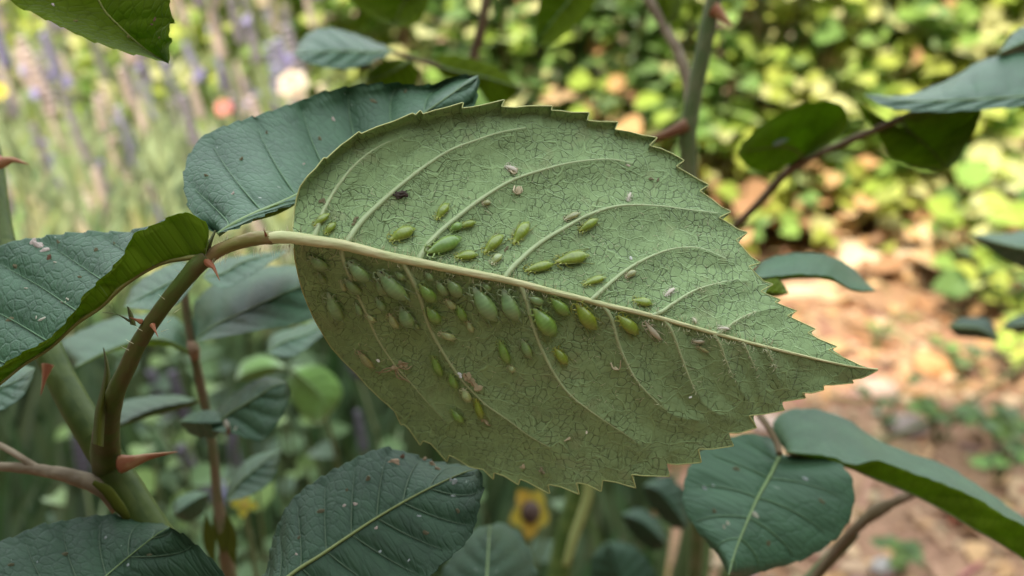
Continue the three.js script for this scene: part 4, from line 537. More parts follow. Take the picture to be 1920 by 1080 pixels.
leafPart(TB, { mid: [[800, -40], [760, 0], [738, 48]], left: [[800, -40], [700, -50], [655, -10], [690, 28], [738, 48]], right: [[800, -40], [805, -10], [792, 30], [770, 48], [738, 48]], z: 0.29, tilt: [-0.004, -0.004], teeth: 8, amp: 2, mats: [MAT.olive, MAT.olive, MAT.thin, MAT.thin], seed: 24, rib: 2.5, ribMat: plain(0.12, 0.12, 0.02) }, 'dark backlit leaf at the top edge');
leafPart(TB, { mid: [[770, 112], [735, 135], [682, 158]], left: [[770, 112], [735, 112], [700, 128], [682, 158]], right: [[770, 112], [785, 140], [760, 175], [682, 158]], z: 0.29, tilt: [0.002, 0.002], teeth: 7, amp: 2, mats: [MAT.olive, MAT.olive, MAT.thin, MAT.thin], seed: 25, rib: 2 });
leafPart(TB, { mid: [[805, 118], [850, 132], [910, 145], [975, 165]], left: [[805, 118], [830, 103], [890, 112], [940, 132], [975, 165]], right: [[805, 118], [840, 145], [890, 160], [930, 205], [975, 165]], z: 0.295, tilt: [0.002, 0.002], teeth: 8, amp: 2, mats: [MAT.olive, MAT.olive, MAT.thin, MAT.thin], seed: 26, rib: 2 });
leafPart(TB, { mid: [[1100, -60], [1075, -10], [1035, 40], [1002, 88]], left: [[1100, -60], [1030, -40], [1010, 20], [1002, 88]], right: [[1100, -60], [1120, -10], [1090, 35], [1040, 78], [1002, 88]], z: 0.30, tilt: [-0.003, -0.003], teeth: 8, amp: 2, mats: [MAT.olive, MAT.olive, MAT.thin, MAT.thin], seed: 27, rib: 2 });

// left middle: leaves under and behind the stalk
const LM = thing('rose_branch', 'blurred rose branch below the stalk with blue-green leaves and a pinkish stem', 'rose branch', V(at(434, 1100, 0.235).x + 0.02, 0, at(434, 1100, 0.235).z - 0.05));
part(LM, 'stem', tube([...line([[345, 540, 0.215], [352, 600, 0.218], [362, 655, 0.22], [376, 720, 0.222], [393, 800, 0.224], [402, 870, 0.226], [409, 940, 0.228], [420, 1010, 0.23], [434, 1100, 0.235]]), ...toGround(at(434, 1100, 0.235), 0.02)], [7, 7.5, 8, 8.5, 9, 9, 10, 14, 15, 16, 17, 18].map((q) => q * 0.222 / FPX), 60, 10, true, 0.1), stemMat([0.13, 0.125, 0.055], [0.17, 0.125, 0.07], 23, 0.7));
part(LM, 'node', tube(line([[360, 640, 0.2185], [362, 655, 0.2185], [366, 672, 0.2195]]), [8, 13, 8].map((q) => q * 0.22 / FPX), 14, 10, true, 0.2), stemMat([0.22, 0.13, 0.08], [0.24, 0.16, 0.09], 24, 0.7));
leafPart(LM, { mid: [[366, 640], [400, 612], [450, 588], [510, 560], [570, 535], [630, 510]], left: [[366, 640], [362, 600], [368, 565], [400, 535], [450, 512], [510, 500], [580, 500], [630, 510]], right: [[366, 640], [400, 634], [460, 624], [520, 612], [580, 598], [630, 560], [630, 510]], z: [0.215, 0.205, 0.20, 0.198], tilt: [0.012, -0.006], teeth: 10, amp: 2, seed: 30, laterals: 6, relief: 0.0004, rib: 2.5 }, 'large blue-green leaf right of the stalk, partly behind the big leaf');
leafPart(LM, { mid: [[500, 660], [535, 640], [580, 625], [640, 590]], left: [[500, 660], [510, 630], [570, 610], [640, 590]], right: [[500, 660], [545, 668], [590, 640], [640, 590]], z: 0.235, tilt: [0.008, -0.004], teeth: 6, amp: 2, seed: 31, rib: 2 });
leafPart(LM, { mid: [[356, 662], [310, 640], [260, 640], [200, 660], [140, 690]], left: [[356, 662], [340, 605], [290, 590], [220, 596], [160, 618], [110, 650], [140, 690]], right: [[356, 662], [320, 650], [270, 648], [210, 658], [160, 680], [140, 690]], z: [0.218, 0.212, 0.208], tilt: [0.012, -0.001], teeth: 10, amp: 2, mats: [MAT.top, MAT.olive, MAT.under, MAT.thin], seed: 32, rib: 5, ribMat: plain(0.08, 0.12, 0.01) }, 'blue-green leaf left of the petiole with an olive lower rim');
leafPart(LM, { mid: [[372, 510], [330, 525], [290, 545], [232, 575]], left: [[372, 510], [340, 492], [290, 510], [250, 540], [232, 575]], right: [[372, 510], [360, 535], [330, 570], [280, 580], [232, 575]], z: [0.19, 0.188, 0.186], tilt: [0.006, -0.004], teeth: 8, amp: 1.5, seed: 33, rib: 2 }, 'small blue-grey leaf right behind the petiole');
leafPart(LM, { mid: [[380, 520], [420, 512], [460, 490], [540, 470]], left: [[380, 520], [400, 495], [450, 480], [540, 470]], right: [[380, 520], [420, 540], [470, 515], [540, 470]], z: 0.20, tilt: [0.006, -0.004], teeth: 7, amp: 1.5, seed: 34, rib: 2 });
leafPart(LM, { mid: [[396, 806], [430, 776], [470, 752], [508, 728], [538, 716]], left: [[396, 806], [400, 775], [435, 742], [475, 716], [505, 707], [538, 716]], right: [[396, 806], [436, 812], [465, 822], [492, 826], [515, 800], [536, 765], [543, 735], [538, 716]], z: [0.206, 0.2, 0.198], tilt: [0.006, -0.004], teeth: 9, amp: 2, seed: 35, laterals: 5, relief: 0.0004, rib: 2.5 }, 'blue-green leaf with a chewed lower rim above the bottom-centre leaf');
leafPart(LM, { mid: [[338, 790], [370, 792], [405, 792], [440, 790]], left: [[338, 790], [360, 775], [400, 770], [440, 790]], right: [[338, 790], [360, 815], [400, 820], [425, 800], [440, 790]], z: 0.204, tilt: [0.004, 0.002], teeth: 6, amp: 2, seed: 36, rib: 0 });
spots(LM, [[425, 796, 0.200, 11], [442, 806, 0.200, 8]], plain(0.5, 0.46, 0.36, 0.9), 'dry_edge'); spots(LM, [[428, 806, 0.199, 10]], MAT.scar, 'dry_edge');
leafPart(LM, { mid: [[372, 752], [320, 768], [270, 782], [208, 806]], left: [[372, 752], [335, 742], [275, 744], [215, 762], [208, 806]], right: [[372, 752], [320, 760], [270, 774], [208, 806]], z: 0.225, tilt: [0.010, -0.001], teeth: 7, amp: 1.5, seed: 37, rib: 5, ribMat: plain(0.08, 0.12, 0.01) }, 'narrow leaf with an olive lower rim left of the pinkish stem');
leafPart(LM, { mid: [[425, 940], [450, 905], [485, 875], [528, 842]], left: [[425, 940], [432, 900], [470, 858], [528, 842]], right: [[425, 940], [465, 930], [510, 900], [528, 842]], z: 0.235, tilt: [0.006, -0.004], teeth: 7, amp: 1.5, seed: 38, rib: 2 });
leafPart(LM, { mid: [[392, 925], [365, 938], [325, 965]], left: [[392, 925], [360, 922], [328, 940], [325, 965]], right: [[392, 925], [382, 960], [350, 978], [325, 965]], z: 0.25, tilt: [0.004, 0.002], teeth: 5, amp: 1, seed: 39, rib: 0 });
for (const [a, b, w] of [[[385, 960], [400, 1060], 12], [[425, 960], [440, 1060], 12], [[405, 930], [420, 1040], 14]]) part(LM, 'bract', blade({ mid: [a, [(a[0] + b[0]) / 2, (a[1] + b[1]) / 2], b], left: [a, [(a[0] + b[0]) / 2 - w, (a[1] + b[1]) / 2 + 6], b], right: [a, [(a[0] + b[0]) / 2 + w, (a[1] + b[1]) / 2], b], N: 16, M: 4, depth: () => 0.224 + a[0] * 1e-5, relief: 0 }), [MAT.stipule, MAT.stipule, MAT.stipule, MAT.stipule]);
loneLeaf('rose_leaf', 'pale blue-grey leaf at the left edge under the folded leaflet', { mid: [[-80, 760], [-20, 735], [30, 715], [66, 690]], left: [[-80, 760], [-60, 700], [10, 680], [66, 690]], right: [[-80, 760], [-20, 775], [40, 745], [66, 690]], z: 0.175, tilt: [0.006, -0.003], teeth: 7, amp: 2, seed: 40, rib: 2 });
const FG = thing('young_leaf', 'fresh light green pair of leaves, blurred, left of the lower margin of the big leaf', 'leaf', at(600, 860, 0.42));
leafPart(FG, { mid: [[545, 690], [580, 720], [605, 752], [596, 798]], left: [[545, 690], [540, 730], [560, 770], [596, 798]], right: [[545, 690], [600, 685], [640, 725], [630, 765], [596, 798]], z: 0.40, tilt: [0.004, 0.004], teeth: 0, mats: [MAT.fresh, MAT.fresh, MAT.fresh, MAT.fresh], seed: 41, rib: 2 });
leafPart(FG, { mid: [[540, 690], [500, 688], [460, 700], [442, 712]], left: [[540, 690], [500, 666], [455, 678], [442, 712]], right: [[540, 690], [505, 705], [465, 712], [442, 712]], z: 0.41, tilt: [0.006, 0.002], teeth: 0, mats: [MAT.fresh, MAT.fresh, MAT.fresh, MAT.fresh], seed: 42, rib: 2 });
part(FG, 'stem', tube(line([[545, 690, 0.405], [575, 700, 0.41], [610, 780, 0.42], [640, 900, 0.44], [650, 1100, 0.5]]), 0.0009, 20, 6), MAT.greenStem);

// stout stems under the big leaf
const BS = thing('rose_cane', 'dark green rose cane with a lighter shoot below the middle of the big leaf', 'rose cane', V(at(1040, 1130, 0.36).x - 0.01, 0, at(1040, 1130, 0.36).z - 0.05));
part(BS, 'cane', tube([...toGround(at(1040, 1130, 0.36), -0.01).reverse(), ...line([[1040, 1130, 0.36], [1050, 1060, 0.36], [1062, 1000, 0.36], [1078, 940, 0.36], [1092, 880, 0.36], [1100, 820, 0.36]])], [26, 25, 24, 22, 21, 20, 19, 17, 16].map((q) => q * 0.36 / FPX), 30, 12, true, 0.05), MAT.cane);
part(BS, 'side_shoot', tube(line([[1062, 1060, 0.345], [1076, 1010, 0.345], [1090, 970, 0.345], [1102, 930, 0.345], [1104, 880, 0.345]]), [7, 9, 9, 9, 8].map((q) => q * 0.36 / FPX), 24, 10), plain(0.20, 0.22, 0.06, 0.6));
leafPart(BS, { mid: [[1200, 1130], [1160, 1075], [1140, 1015]], left: [[1200, 1130], [1120, 1120], [1110, 1050], [1140, 1015]], right: [[1200, 1130], [1230, 1090], [1195, 1030], [1140, 1015]], z: 0.38, tilt: [0.004, 0.004], teeth: 6, mats: [MAT.dark, MAT.dark, MAT.under, MAT.under], seed: 43, rib: 0 });
leafPart(BS, { mid: [[1165, 965], [1205, 980], [1250, 1020]], left: [[1165, 965], [1200, 955], [1240, 985], [1250, 1020]], right: [[1165, 965], [1190, 1005], [1225, 1030], [1250, 1020]], z: 0.39, tilt: [0.004, 0.004], teeth: 6, mats: [MAT.dark, MAT.dark, MAT.under, MAT.under], seed: 44, rib: 0 });
leafPart(BS, { mid: [[1205, 910], [1240, 925], [1290, 990]], left: [[1205, 910], [1250, 895], [1285, 930], [1290, 990]], right: [[1205, 910], [1220, 945], [1260, 985], [1290, 990]], z: 0.34, tilt: [0.004, 0.004], teeth: 6, mats: [MAT.dark, MAT.dark, MAT.under, MAT.under], seed: 45, rib: 0 });
// ------------------------------------------------------------------ ground
const groundY = (x, z) => 0.02 * (fbm(x * 2.2, z * 2.2, 101, 3) - 0.5) + 0.012 * (fbm(x * 9, z * 9, 102, 3) - 0.5);
{
  const pos = [], uv = [], idx = [], col = [], xs = [], zs = [];
  const spread = (n, a, b) => { const o = []; for (let i = 0; i <= n; i++) { const t = i / n * 2 - 1; o.push((a + b) / 2 + (b - a) / 2 * Math.sign(t) * Math.pow(Math.abs(t), 2.6)); } return o; };
  xs.push(...spread(240, -30, 30)); zs.push(...spread(240, -32, 30));
  for (const z of zs) for (const x of xs) { pos.push(x, groundY(x, z), z); uv.push(x, z); }
  const w = xs.length; for (let j = 0; j < zs.length - 1; j++) for (let i = 0; i < w - 1; i++) { const a = j * w + i; idx.push(a, a + w, a + 1, a + 1, a + w, a + w + 1); }
  const map = tileOf(tex(1024, 1024, (i, j, c) => { const u = i / 1024 * 16, v = j / 1024 * 16, p = 0.5 * tileNoise(u, v, 111, 16) + 0.3 * tileNoise(u * 3, v * 3, 112, 48) + 0.2 * tileNoise(u * 10, v * 10, 113, 160), q = tileNoise(u * 1.5, v * 1.5, 114, 24); c[0] = mix(0.20, 0.46, p); c[1] = mix(0.11, 0.27, p) * (0.94 + 0.12 * q); c[2] = mix(0.06, 0.155, p); }), 1.0);
  const bump = tileOf(tex(1024, 1024, (i, j, c) => { const u = i / 1024 * 32, v = j / 1024 * 32; c[0] = c[1] = c[2] = 0.4 * tileNoise(u, v, 121, 32) + 0.35 * tileNoise(u * 3, v * 3, 122, 96) + 0.25 * tileNoise(u * 8, v * 8, 123, 256); }, false), 1.0);
  const g = GEO(pos, idx, uv), m = new THREE.Mesh(g, new THREE.MeshStandardMaterial({ map, bumpMap: bump, bumpScale: 0.012, roughness: 0.95 })); m.name = 'ground'; scene.add(m); tag(m, 'sandy brown garden soil, sunny at the right', undefined, undefined, 'structure');
}
const sit = (x, z, up = 0) => V(x, groundY(x, z) + up, z);

// small leaf shapes for shrubs and weeds: pointed ovals with a crease and a bend, base at the origin, length along +z, face up
function smallLeaf(w, bend, fold, n = 5) {
  const pos = [], idx = [], uv = [];
  for (let i = 0; i <= n; i++) { const t = i / n, h = w * Math.pow(Math.sin(Math.PI * Math.min(1, Math.pow(t, 0.85))), 0.8) * (1 - 0.12 * t); for (const k of [-1, 0, 1]) { pos.push(k * h, -bend * t * t + fold * h * Math.abs(k) * 2, t); uv.push((k + 1) / 2, t); } }
  for (let i = 0; i < n; i++) for (let k = 0; k < 2; k++) { const a = i * 3 + k; idx.push(a, a + 3, a + 1, a + 1, a + 3, a + 4); }
  return GEO(pos, idx, uv);
}
const LEAVES = [smallLeaf(0.36, 0.15, 0.2), smallLeaf(0.42, 0.3, 0.1), smallLeaf(0.30, 0.05, 0.3), smallLeaf(0.46, 0.22, 0.15)];
const GRASSY = [smallLeaf(0.05, 0.25, 0.3, 6), smallLeaf(0.07, 0.45, 0.2, 6)];
const shiny = (r, g, b, t = 0.35, rough = 0.95) => new THREE.MeshPhysicalMaterial({ color: lin(r, g, b), roughness: rough, transmission: t, thickness: 0 });
const HEDGE = [shiny(0.33, 0.46, 0.055), shiny(0.24, 0.40, 0.07), shiny(0.44, 0.51, 0.08), shiny(0.16, 0.30, 0.06), shiny(0.60, 0.60, 0.26), shiny(0.11, 0.21, 0.045)];
const DEAD = [shiny(0.54, 0.32, 0.14, 0.2), shiny(0.60, 0.37, 0.17, 0.2), shiny(0.36, 0.20, 0.10, 0.2), shiny(0.66, 0.46, 0.26, 0.2)];
const WEED = [shiny(0.070, 0.125, 0.035), shiny(0.095, 0.165, 0.045), shiny(0.06, 0.10, 0.045), shiny(0.14, 0.22, 0.04)];
const Q = (dir, upish, roll) => { const z = dir.clone().normalize(), y = upish.clone().addScaledVector(z, -upish.dot(z)).normalize(), x = y.clone().cross(z); const q = new THREE.Quaternion().setFromRotationMatrix(new THREE.Matrix4().makeBasis(x, y, z)); return roll ? q.multiply(new THREE.Quaternion().setFromAxisAngle(V(0, 0, 1), roll)) : q; };
function leafMesh(parent, geo, mat, p, q, s, name = 'leaf') { const m = new THREE.Mesh(geo, mat); m.name = name; m.castShadow = m.receiveShadow = true; m.position.copy(p).sub(parent.position); m.quaternion.copy(q); m.scale.setScalar(s); parent.add(m); return m; }
function scatter(parent, name, geo, mat, list, kind = 'stuff') { // list of [position, quaternion, scale, tint]
  const m = new THREE.InstancedMesh(geo, mat, list.length), M = new THREE.Matrix4(), o = parent ? parent.position : V(0, 0, 0);
  list.forEach(([p, q, s, c], i) => { M.compose(p.clone().sub(o), q, V(s, s, s)); m.setMatrixAt(i, M); if (c) m.setColorAt(i, c); });
  m.name = parent ? name : numbered(name); m.castShadow = m.receiveShadow = true; m.userData.kind = kind; (parent ?? scene).add(m); return m;
}
// ------------------------------------------------------------------ shrubs: leaves in clumps on stems, the nearest 300 leaves one by one
function shrub(label, x0, x1, zf, depth, height, seed, pick, density, tilt = 0.3) {
  const t = thing('shrub', label, 'shrub', sit((x0 + x1) / 2, zf - depth / 2)), r = rng(seed), all = [], stems = [];
  const clumps = Math.round((x1 - x0) * density);
  for (let k = 0; k < clumps; k++) {
    const cx = mix(x0, x1, r()), back = Math.pow(r(), 1.8), h = height * (0.03 + 0.97 * Math.pow(r(), 0.95)) * (0.92 + 0.2 * noise2(cx * 5, 0, seed)), cz = zf - depth * back + 0.07 * (r() - 0.5) + 0.05 * (1 - h / height), base = sit(cx + (r() - 0.5) * 0.1, cz - 0.03), top = V(cx, h, cz + 0.03);
    if (k % 3 === 0) stems.push(tube([base, base.clone().lerp(top, 0.5).add(V((r() - 0.5) * 0.05, 0, -0.02)), top], [0.0035, 0.0025, 0.0012], 6, 5));
    const n = 5 + Math.floor(r() * 5), col = pick(r, cx, h, back);
    for (let i = 0; i < n; i++) { const a = r() * 6.283, e = r() * 0.9 - 0.1, d = V(Math.cos(a) * Math.cos(e), Math.sin(e) * 0.9, Math.sin(a) * Math.cos(e) + 0.25), p = top.clone().addScaledVector(d, 0.006 + r() * 0.03).add(V(0, (r() - 0.5) * 0.04, 0)); all.push([p, Q(d, V(-0.3 + (r() - 0.5) * 1.1, 1, 0.45 + tilt + (r() - 0.5) * 1.0), (r() - 0.5) * 0.8), 0.024 + r() * 0.023, r() < 0.75 ? col : pick(r, cx, h, back), Math.floor(r() * 4)]); }
  }
  const view = (p) => { const d = p.clone().sub(EYE), z = d.dot(FWD), px = 960 + FPX * d.dot(RIGHT) / z, py = 540 - FPX * d.dot(UP) / z; return px > -20 && px < 1940 && py > -20 && py < 560 && !(px > 620 && px < 1200 && py > 240) ? z : 99; };
  all.forEach((a) => a.push(view(a[0]))); all.sort((a, b) => a[5] - b[5]);
  all.slice(0, 300).forEach(([p, q, s, m, g]) => leafMesh(t, LEAVES[g], m, p, q, s));
  const rest = new Map(); all.slice(300).forEach(([p, q, s, m, g]) => { const key = m.uuid + g; if (!rest.has(key)) rest.set(key, [LEAVES[g], m, []]); rest.get(key)[2].push([p, q, s]); });
  for (const [g, m, list] of rest.values()) scatter(t, 'inner_leaves', g, m, list);
  part(t, 'stems', merge(stems), MAT.brownStem, undefined, 'stuff'); return t;
}
const sunny = (r, x, h, back) => { const k = r(); if (h < 0.09 && k < 0.45) return DEAD[Math.floor(r() * 4)]; if (k < 0.05) return DEAD[Math.floor(r() * 4)]; return HEDGE[[0, 0, 1, 1, 2, 2, 3, 4, 4, 5][Math.floor(r() * 10)]]; };
const greener = (r, x, h) => { const k = r(); if (k < 0.05) return DEAD[Math.floor(r() * 4)]; return HEDGE[[1, 3, 3, 5, 5, 0, 3, 4][Math.floor(r() * 8)]]; };
const yellowish = (r) => HEDGE[[0, 2, 2, 4, 0, 1][Math.floor(r() * 6)]];
shrub('sunlit yellow-green shrub filling the upper right behind the rose twig', 0.30, 0.86, -1.44, 0.5, 0.58, 201, sunny, 1500, 0.5);
shrub('greener shrub behind the top of the big leaf, left of the sunlit one', -0.16, 0.30, -1.50, 0.5, 0.62, 202, greener, 1150);
shrub('yellowish shrub behind the lavender and the pale blue-green leaf', -0.62, -0.16, -1.62, 0.5, 0.62, 203, yellowish, 1000);
shrub('bright shrub at the far left behind the lavender', -1.20, -0.62, -1.75, 0.5, 0.62, 204, yellowish, 620);
shrub('low leafy shrub at the right edge, in front of the tall sunlit one', 0.56, 0.98, -1.20, 0.25, 0.15, 205, sunny, 300);
{ // the hedge goes on at both sides and behind
  const r = rng(231), lists = HEDGE.map(() => []);
  for (let k = 0; k < 9000; k++) { const side = r(), x = side < 0.4 ? 0.86 + r() * 2.2 : side < 0.7 ? -1.2 - r() * 2 : -2.5 + r() * 5, z = side < 0.7 ? -1.5 - r() * 0.6 : -2.5 - r() * 0.5, a = r() * 6.28; lists[Math.floor(r() * 6)].push([V(x, r() * (side < 0.7 ? 0.6 : 1.1), z), Q(V(Math.cos(a), (r() - 0.4) * 0.9, Math.sin(a)), V((r() - 0.5), 1, 0.5)), 0.03 + r() * 0.03]); }
  const t = thing('hedge', 'long leafy hedge running on behind and beside the shrubs', 'hedge', V(0, 0, -2.7)); lists.forEach((l, i) => scatter(t, 'leaves', LEAVES[i % 4], HEDGE[i], l));
}

// ------------------------------------------------------------------ lavender
const LAV = { stem: shiny(0.32, 0.37, 0.17, 0.1, 0.95), calyx: plain(0.56, 0.45, 0.39, 0.85), calyxGrey: plain(0.27, 0.24, 0.26, 0.85), floret: plain(0.29, 0.26, 0.47, 0.7), leaf: shiny(0.24, 0.30, 0.14, 0.25, 0.95), shadeGrey: plain(0.13, 0.11, 0.13, 0.85), straw: plain(0.66, 0.58, 0.40, 0.85), violet: plain(0.30, 0.27, 0.42, 0.8) };  // shadeGrey: darker copy of calyxGrey, shade put into the colour
function spikeShape(seed) {
  const r = rng(seed), list = [], n = 7 + Math.floor(r() * 3);
  for (let w = 0; w < n; w++) { const t = w / (n - 1), rad = 0.0062 * (1 - 0.55 * t) * (w === 0 ? 0.8 : 1), m = 6; for (let k = 0; k < m; k++) { const a = k / m * 6.283 + w * 0.5, g = new THREE.SphereGeometry(1, 6, 5); g.scale(0.0021, 0.0046, 0.0021); g.rotateZ(-0.55); g.rotateY(-a); g.translate(Math.cos(a) * rad * 0.62, 0.006 + t * 0.05 + r() * 0.001, Math.sin(a) * rad * 0.62); list.push(g); } }
  return merge(list);
}
const SPIKES = [301, 302, 303].map(spikeShape);
const floretShape = (() => { const l = []; for (let k = 0; k < 5; k++) { const g = new THREE.SphereGeometry(1, 6, 4); g.scale(0.0026, 0.0009, 0.0016); g.translate(0.0024, 0.003, 0); g.rotateY(k / 5 * 6.283); l.push(g); } const c = new THREE.CylinderGeometry(0.0011, 0.0007, 0.006, 6, 1); l.push(c); return merge(l.map((g) => g.index ? g : g)); })();
function lavender(label, seed, count, where, tint, grow = 1) {
  const r = rng(seed), b = where(r, 0.5), t = thing('lavender', label, 'lavender', sit(b[0], b[1])), stems = [], foliage = [[], []];
  for (let k = 0; k < count; k++) {
    const [x, z, h, lean] = where(r), base = sit(x + lean * 0.7 + (r() - 0.5) * 0.05, z - 0.03 + r() * 0.06), top = V(x, h, z), mid = base.clone().lerp(top, 0.55).add(V((r() - 0.5) * 0.02, 0, (r() - 0.5) * 0.02));
    const c = new THREE.CatmullRomCurve3([base, mid, top]); stems.push(tube([base, mid, top], [0.0012, 0.001, 0.0009], 8, 5));
    const dir = top.clone().sub(mid).normalize(), q = new THREE.Quaternion().setFromUnitVectors(V(0, 1, 0), dir).multiply(new THREE.Quaternion().setFromAxisAngle(V(0, 1, 0), r() * 6)), s = (0.7 + r() * 0.5) * grow;
    const m = tint(r), sp = leafMesh(t, SPIKES[k % 3], m, top.clone().addScaledVector(dir, -0.02), q, s, 'flower_spike');
    const nf = r() < (grow < 1 ? 0.15 : 0.45) ? Math.floor(r() * 4) : 0; for (let i = 0; i < nf; i++) { const a = r() * 6.28, f = new THREE.Mesh(floretShape, LAV.floret); f.name = 'floret'; f.position.set(Math.cos(a) * 0.006, 0.01 + r() * 0.045, Math.sin(a) * 0.006); f.quaternion.setFromUnitVectors(V(0, 1, 0), V(Math.cos(a), 0.4, Math.sin(a)).normalize()); f.scale.setScalar(1.25); f.castShadow = true; sp.add(f); }
    for (let i = 0; i < 9; i++) { const u = 0.05 + r() * 0.55, p = c.getPoint(u), a = r() * 6.28; foliage[i % 2].push([p, Q(V(Math.cos(a) * 0.6, 0.9, Math.sin(a) * 0.6), V((r() - 0.5), 0.3, 1)), 0.035 + r() * 0.03]); }
  }
  part(t, 'stems', merge(stems), LAV.stem, undefined, 'stuff'); scatter(t, 'foliage', GRASSY[0], LAV.leaf, foliage[0]); scatter(t, 'foliage', GRASSY[1], LAV.leaf, foliage[1]); return t;
}
const pinkish = (r) => { const k = r(); return k < 0.36 ? LAV.calyx : k < 0.62 ? LAV.calyxGrey : k < 0.76 ? LAV.straw : LAV.violet; };
lavender('sunlit lavender bush with fading pinkish spikes, left of the rose leaves', 311, 105, (r, f) => { const u = f ?? r(), z = -1.02 - r() * 0.32; return [mix(-0.60, -0.20, u) * (-z / 1.15), z, 0.13 + r() * 0.30, 0.07]; }, pinkish);
lavender('second lavender bush behind, half hidden by the sunlit one at the far left', 312, 62, (r, f) => { const u = f ?? r(), z = -1.35 - r() * 0.25; return [mix(-0.66, -0.24, u) * (-z / 1.2), z, 0.20 + r() * 0.26, 0.06]; }, pinkish);
lavender('shaded lavender with purple-grey spikes coloured darker for the shade, below the rose cane', 313, 11, (r, f) => { const u = f ?? r(), z = -0.52 - r() * 0.16; return [mix(-0.30, -0.10, u), z, 0.13 + r() * 0.14, 0.05]; }, (r) => r() < 0.25 ? LAV.violet : LAV.shadeGrey, 0.75);

// ------------------------------------------------------------------ low weeds in the shade below and left
function weed(label, x, z, h, n, size, seed, mats, spread = 0.06) {
  const t = thing('weed', label, 'weed', sit(x, z), 'low green weeds under the rose'), r = rng(seed), stems = [], b = sit(x, z);
  for (let s = 0; s < 4; s++) { const a = r() * 6.28, top = b.clone().add(V(Math.cos(a) * spread * r() * 1.5, h * (0.6 + 0.4 * r()), Math.sin(a) * spread * r() * 1.5)), mid = b.clone().lerp(top, 0.5).add(V((r() - 0.5) * 0.03, 0.01, (r() - 0.5) * 0.03)), c = new THREE.CatmullRomCurve3([b, mid, top]); stems.push(tube([b, mid, top], [0.0016, 0.0013, 0.0008], 8, 5)); for (let i = 0; i < n; i++) { const u = 0.2 + 0.8 * (i + r()) / n, p = c.getPoint(Math.min(1, u)), e = r() * 6.28; leafMesh(t, LEAVES[Math.floor(r() * 4)], mats[Math.floor(r() * mats.length)], p, Q(V(Math.cos(e), 0.35, Math.sin(e)), V(0, 1, 0.2)), size * (0.7 + 0.6 * r())); } }
  part(t, 'stems', merge(stems), MAT.greenStem, undefined, 'stuff'); return t;
}
const WEEDAT = ['left of the pinkish stem, under the petiole', 'just above the pinkish stem\'s node', 'right of the pinkish stem, above the chewed blue-green leaf', 'behind the large blue-green leaf right of the stalk', 'beside the fresh light green leaf', 'under the lower left margin of the big leaf', 'between the fresh leaf and the bottom-centre leaf', 'right of the pinkish stem near the bottom', 'right of the fresh leaf, above the bottom-centre leaf', 'left of the thick cane, low in the picture', 'just above the bottom-left leaf', 'between the thick cane\'s thorn and the pinkish stem', 'lowest at the left edge', 'under the narrow leaf beside the petiole', 'behind the big leaf\'s lowest left margin', 'under the yellow flower', 'far behind the pinkish stem', 'far behind the petiole', 'far behind the folded leaflet', 'far behind the arched rose leaf left of the big one', 'at the left edge beside the side twig', 'just left of the yellow flower'];
{ const r = rng(401); let k = 0; for (const [px, py, z] of [[250, 700, 0.62], [330, 620, 0.72], [450, 660, 0.62], [520, 620, 0.8], [600, 700, 0.62], [680, 760, 0.66], [560, 830, 0.52], [470, 900, 0.46], [660, 840, 0.55], [120, 900, 0.5], [200, 1000, 0.46], [330, 900, 0.5], [60, 1000, 0.46], [300, 800, 0.56], [760, 850, 0.6], [860, 940, 0.55], [420, 560, 0.85], [300, 520, 0.86], [170, 560, 0.78], [520, 540, 0.9], [40, 830, 0.6], [940, 900, 0.62]]) { const p = at(px, py, z), h = Math.max(0.06, p.y); weed('low leafy green weed ' + WEEDAT[k], p.x, p.z, h, 6, 0.016 + 0.008 * r(), 410 + k++, WEED, 0.05); } }
const grassList = [[], []]; { const r = rng(451); for (let k = 0; k < 2600; k++) { const x = mix(-0.75, 0.12, r()), z = -0.32 - r() * 0.75, a = r() * 6.28; grassList[k % 2].push([sit(x, z), Q(V(Math.cos(a) * 0.4, 1, Math.sin(a) * 0.4), V((r() - 0.5), 0.2, 1)), 0.06 + r() * 0.12, lin(0.8 + r() * 0.5, 0.9 + r() * 0.3, 0.6 + r() * 0.4)]); } }
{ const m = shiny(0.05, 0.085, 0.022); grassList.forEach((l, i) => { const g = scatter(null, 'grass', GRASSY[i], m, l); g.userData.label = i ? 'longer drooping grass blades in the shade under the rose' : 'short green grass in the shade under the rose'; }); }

{ const r = rng(471), l = []; for (let k = 0; k < 5200; k++) { const z = -0.98 - r() * 0.5, x = mix(-0.85, -0.12, r()), a = r() * 6.28; l.push([sit(x, z), Q(V(Math.cos(a) * 0.35 - 0.1, 1, Math.sin(a) * 0.35), V(r() - 0.5, 0.3, 1)), 0.06 + r() * 0.13, lin(0.75 + r() * 0.6, 0.85 + r() * 0.35, 0.6 + r() * 0.7)]); } scatter(null, 'grass', GRASSY[1], shiny(0.26, 0.32, 0.14), l).userData.label = 'pale sunlit grass around the foot of the lavender'; }
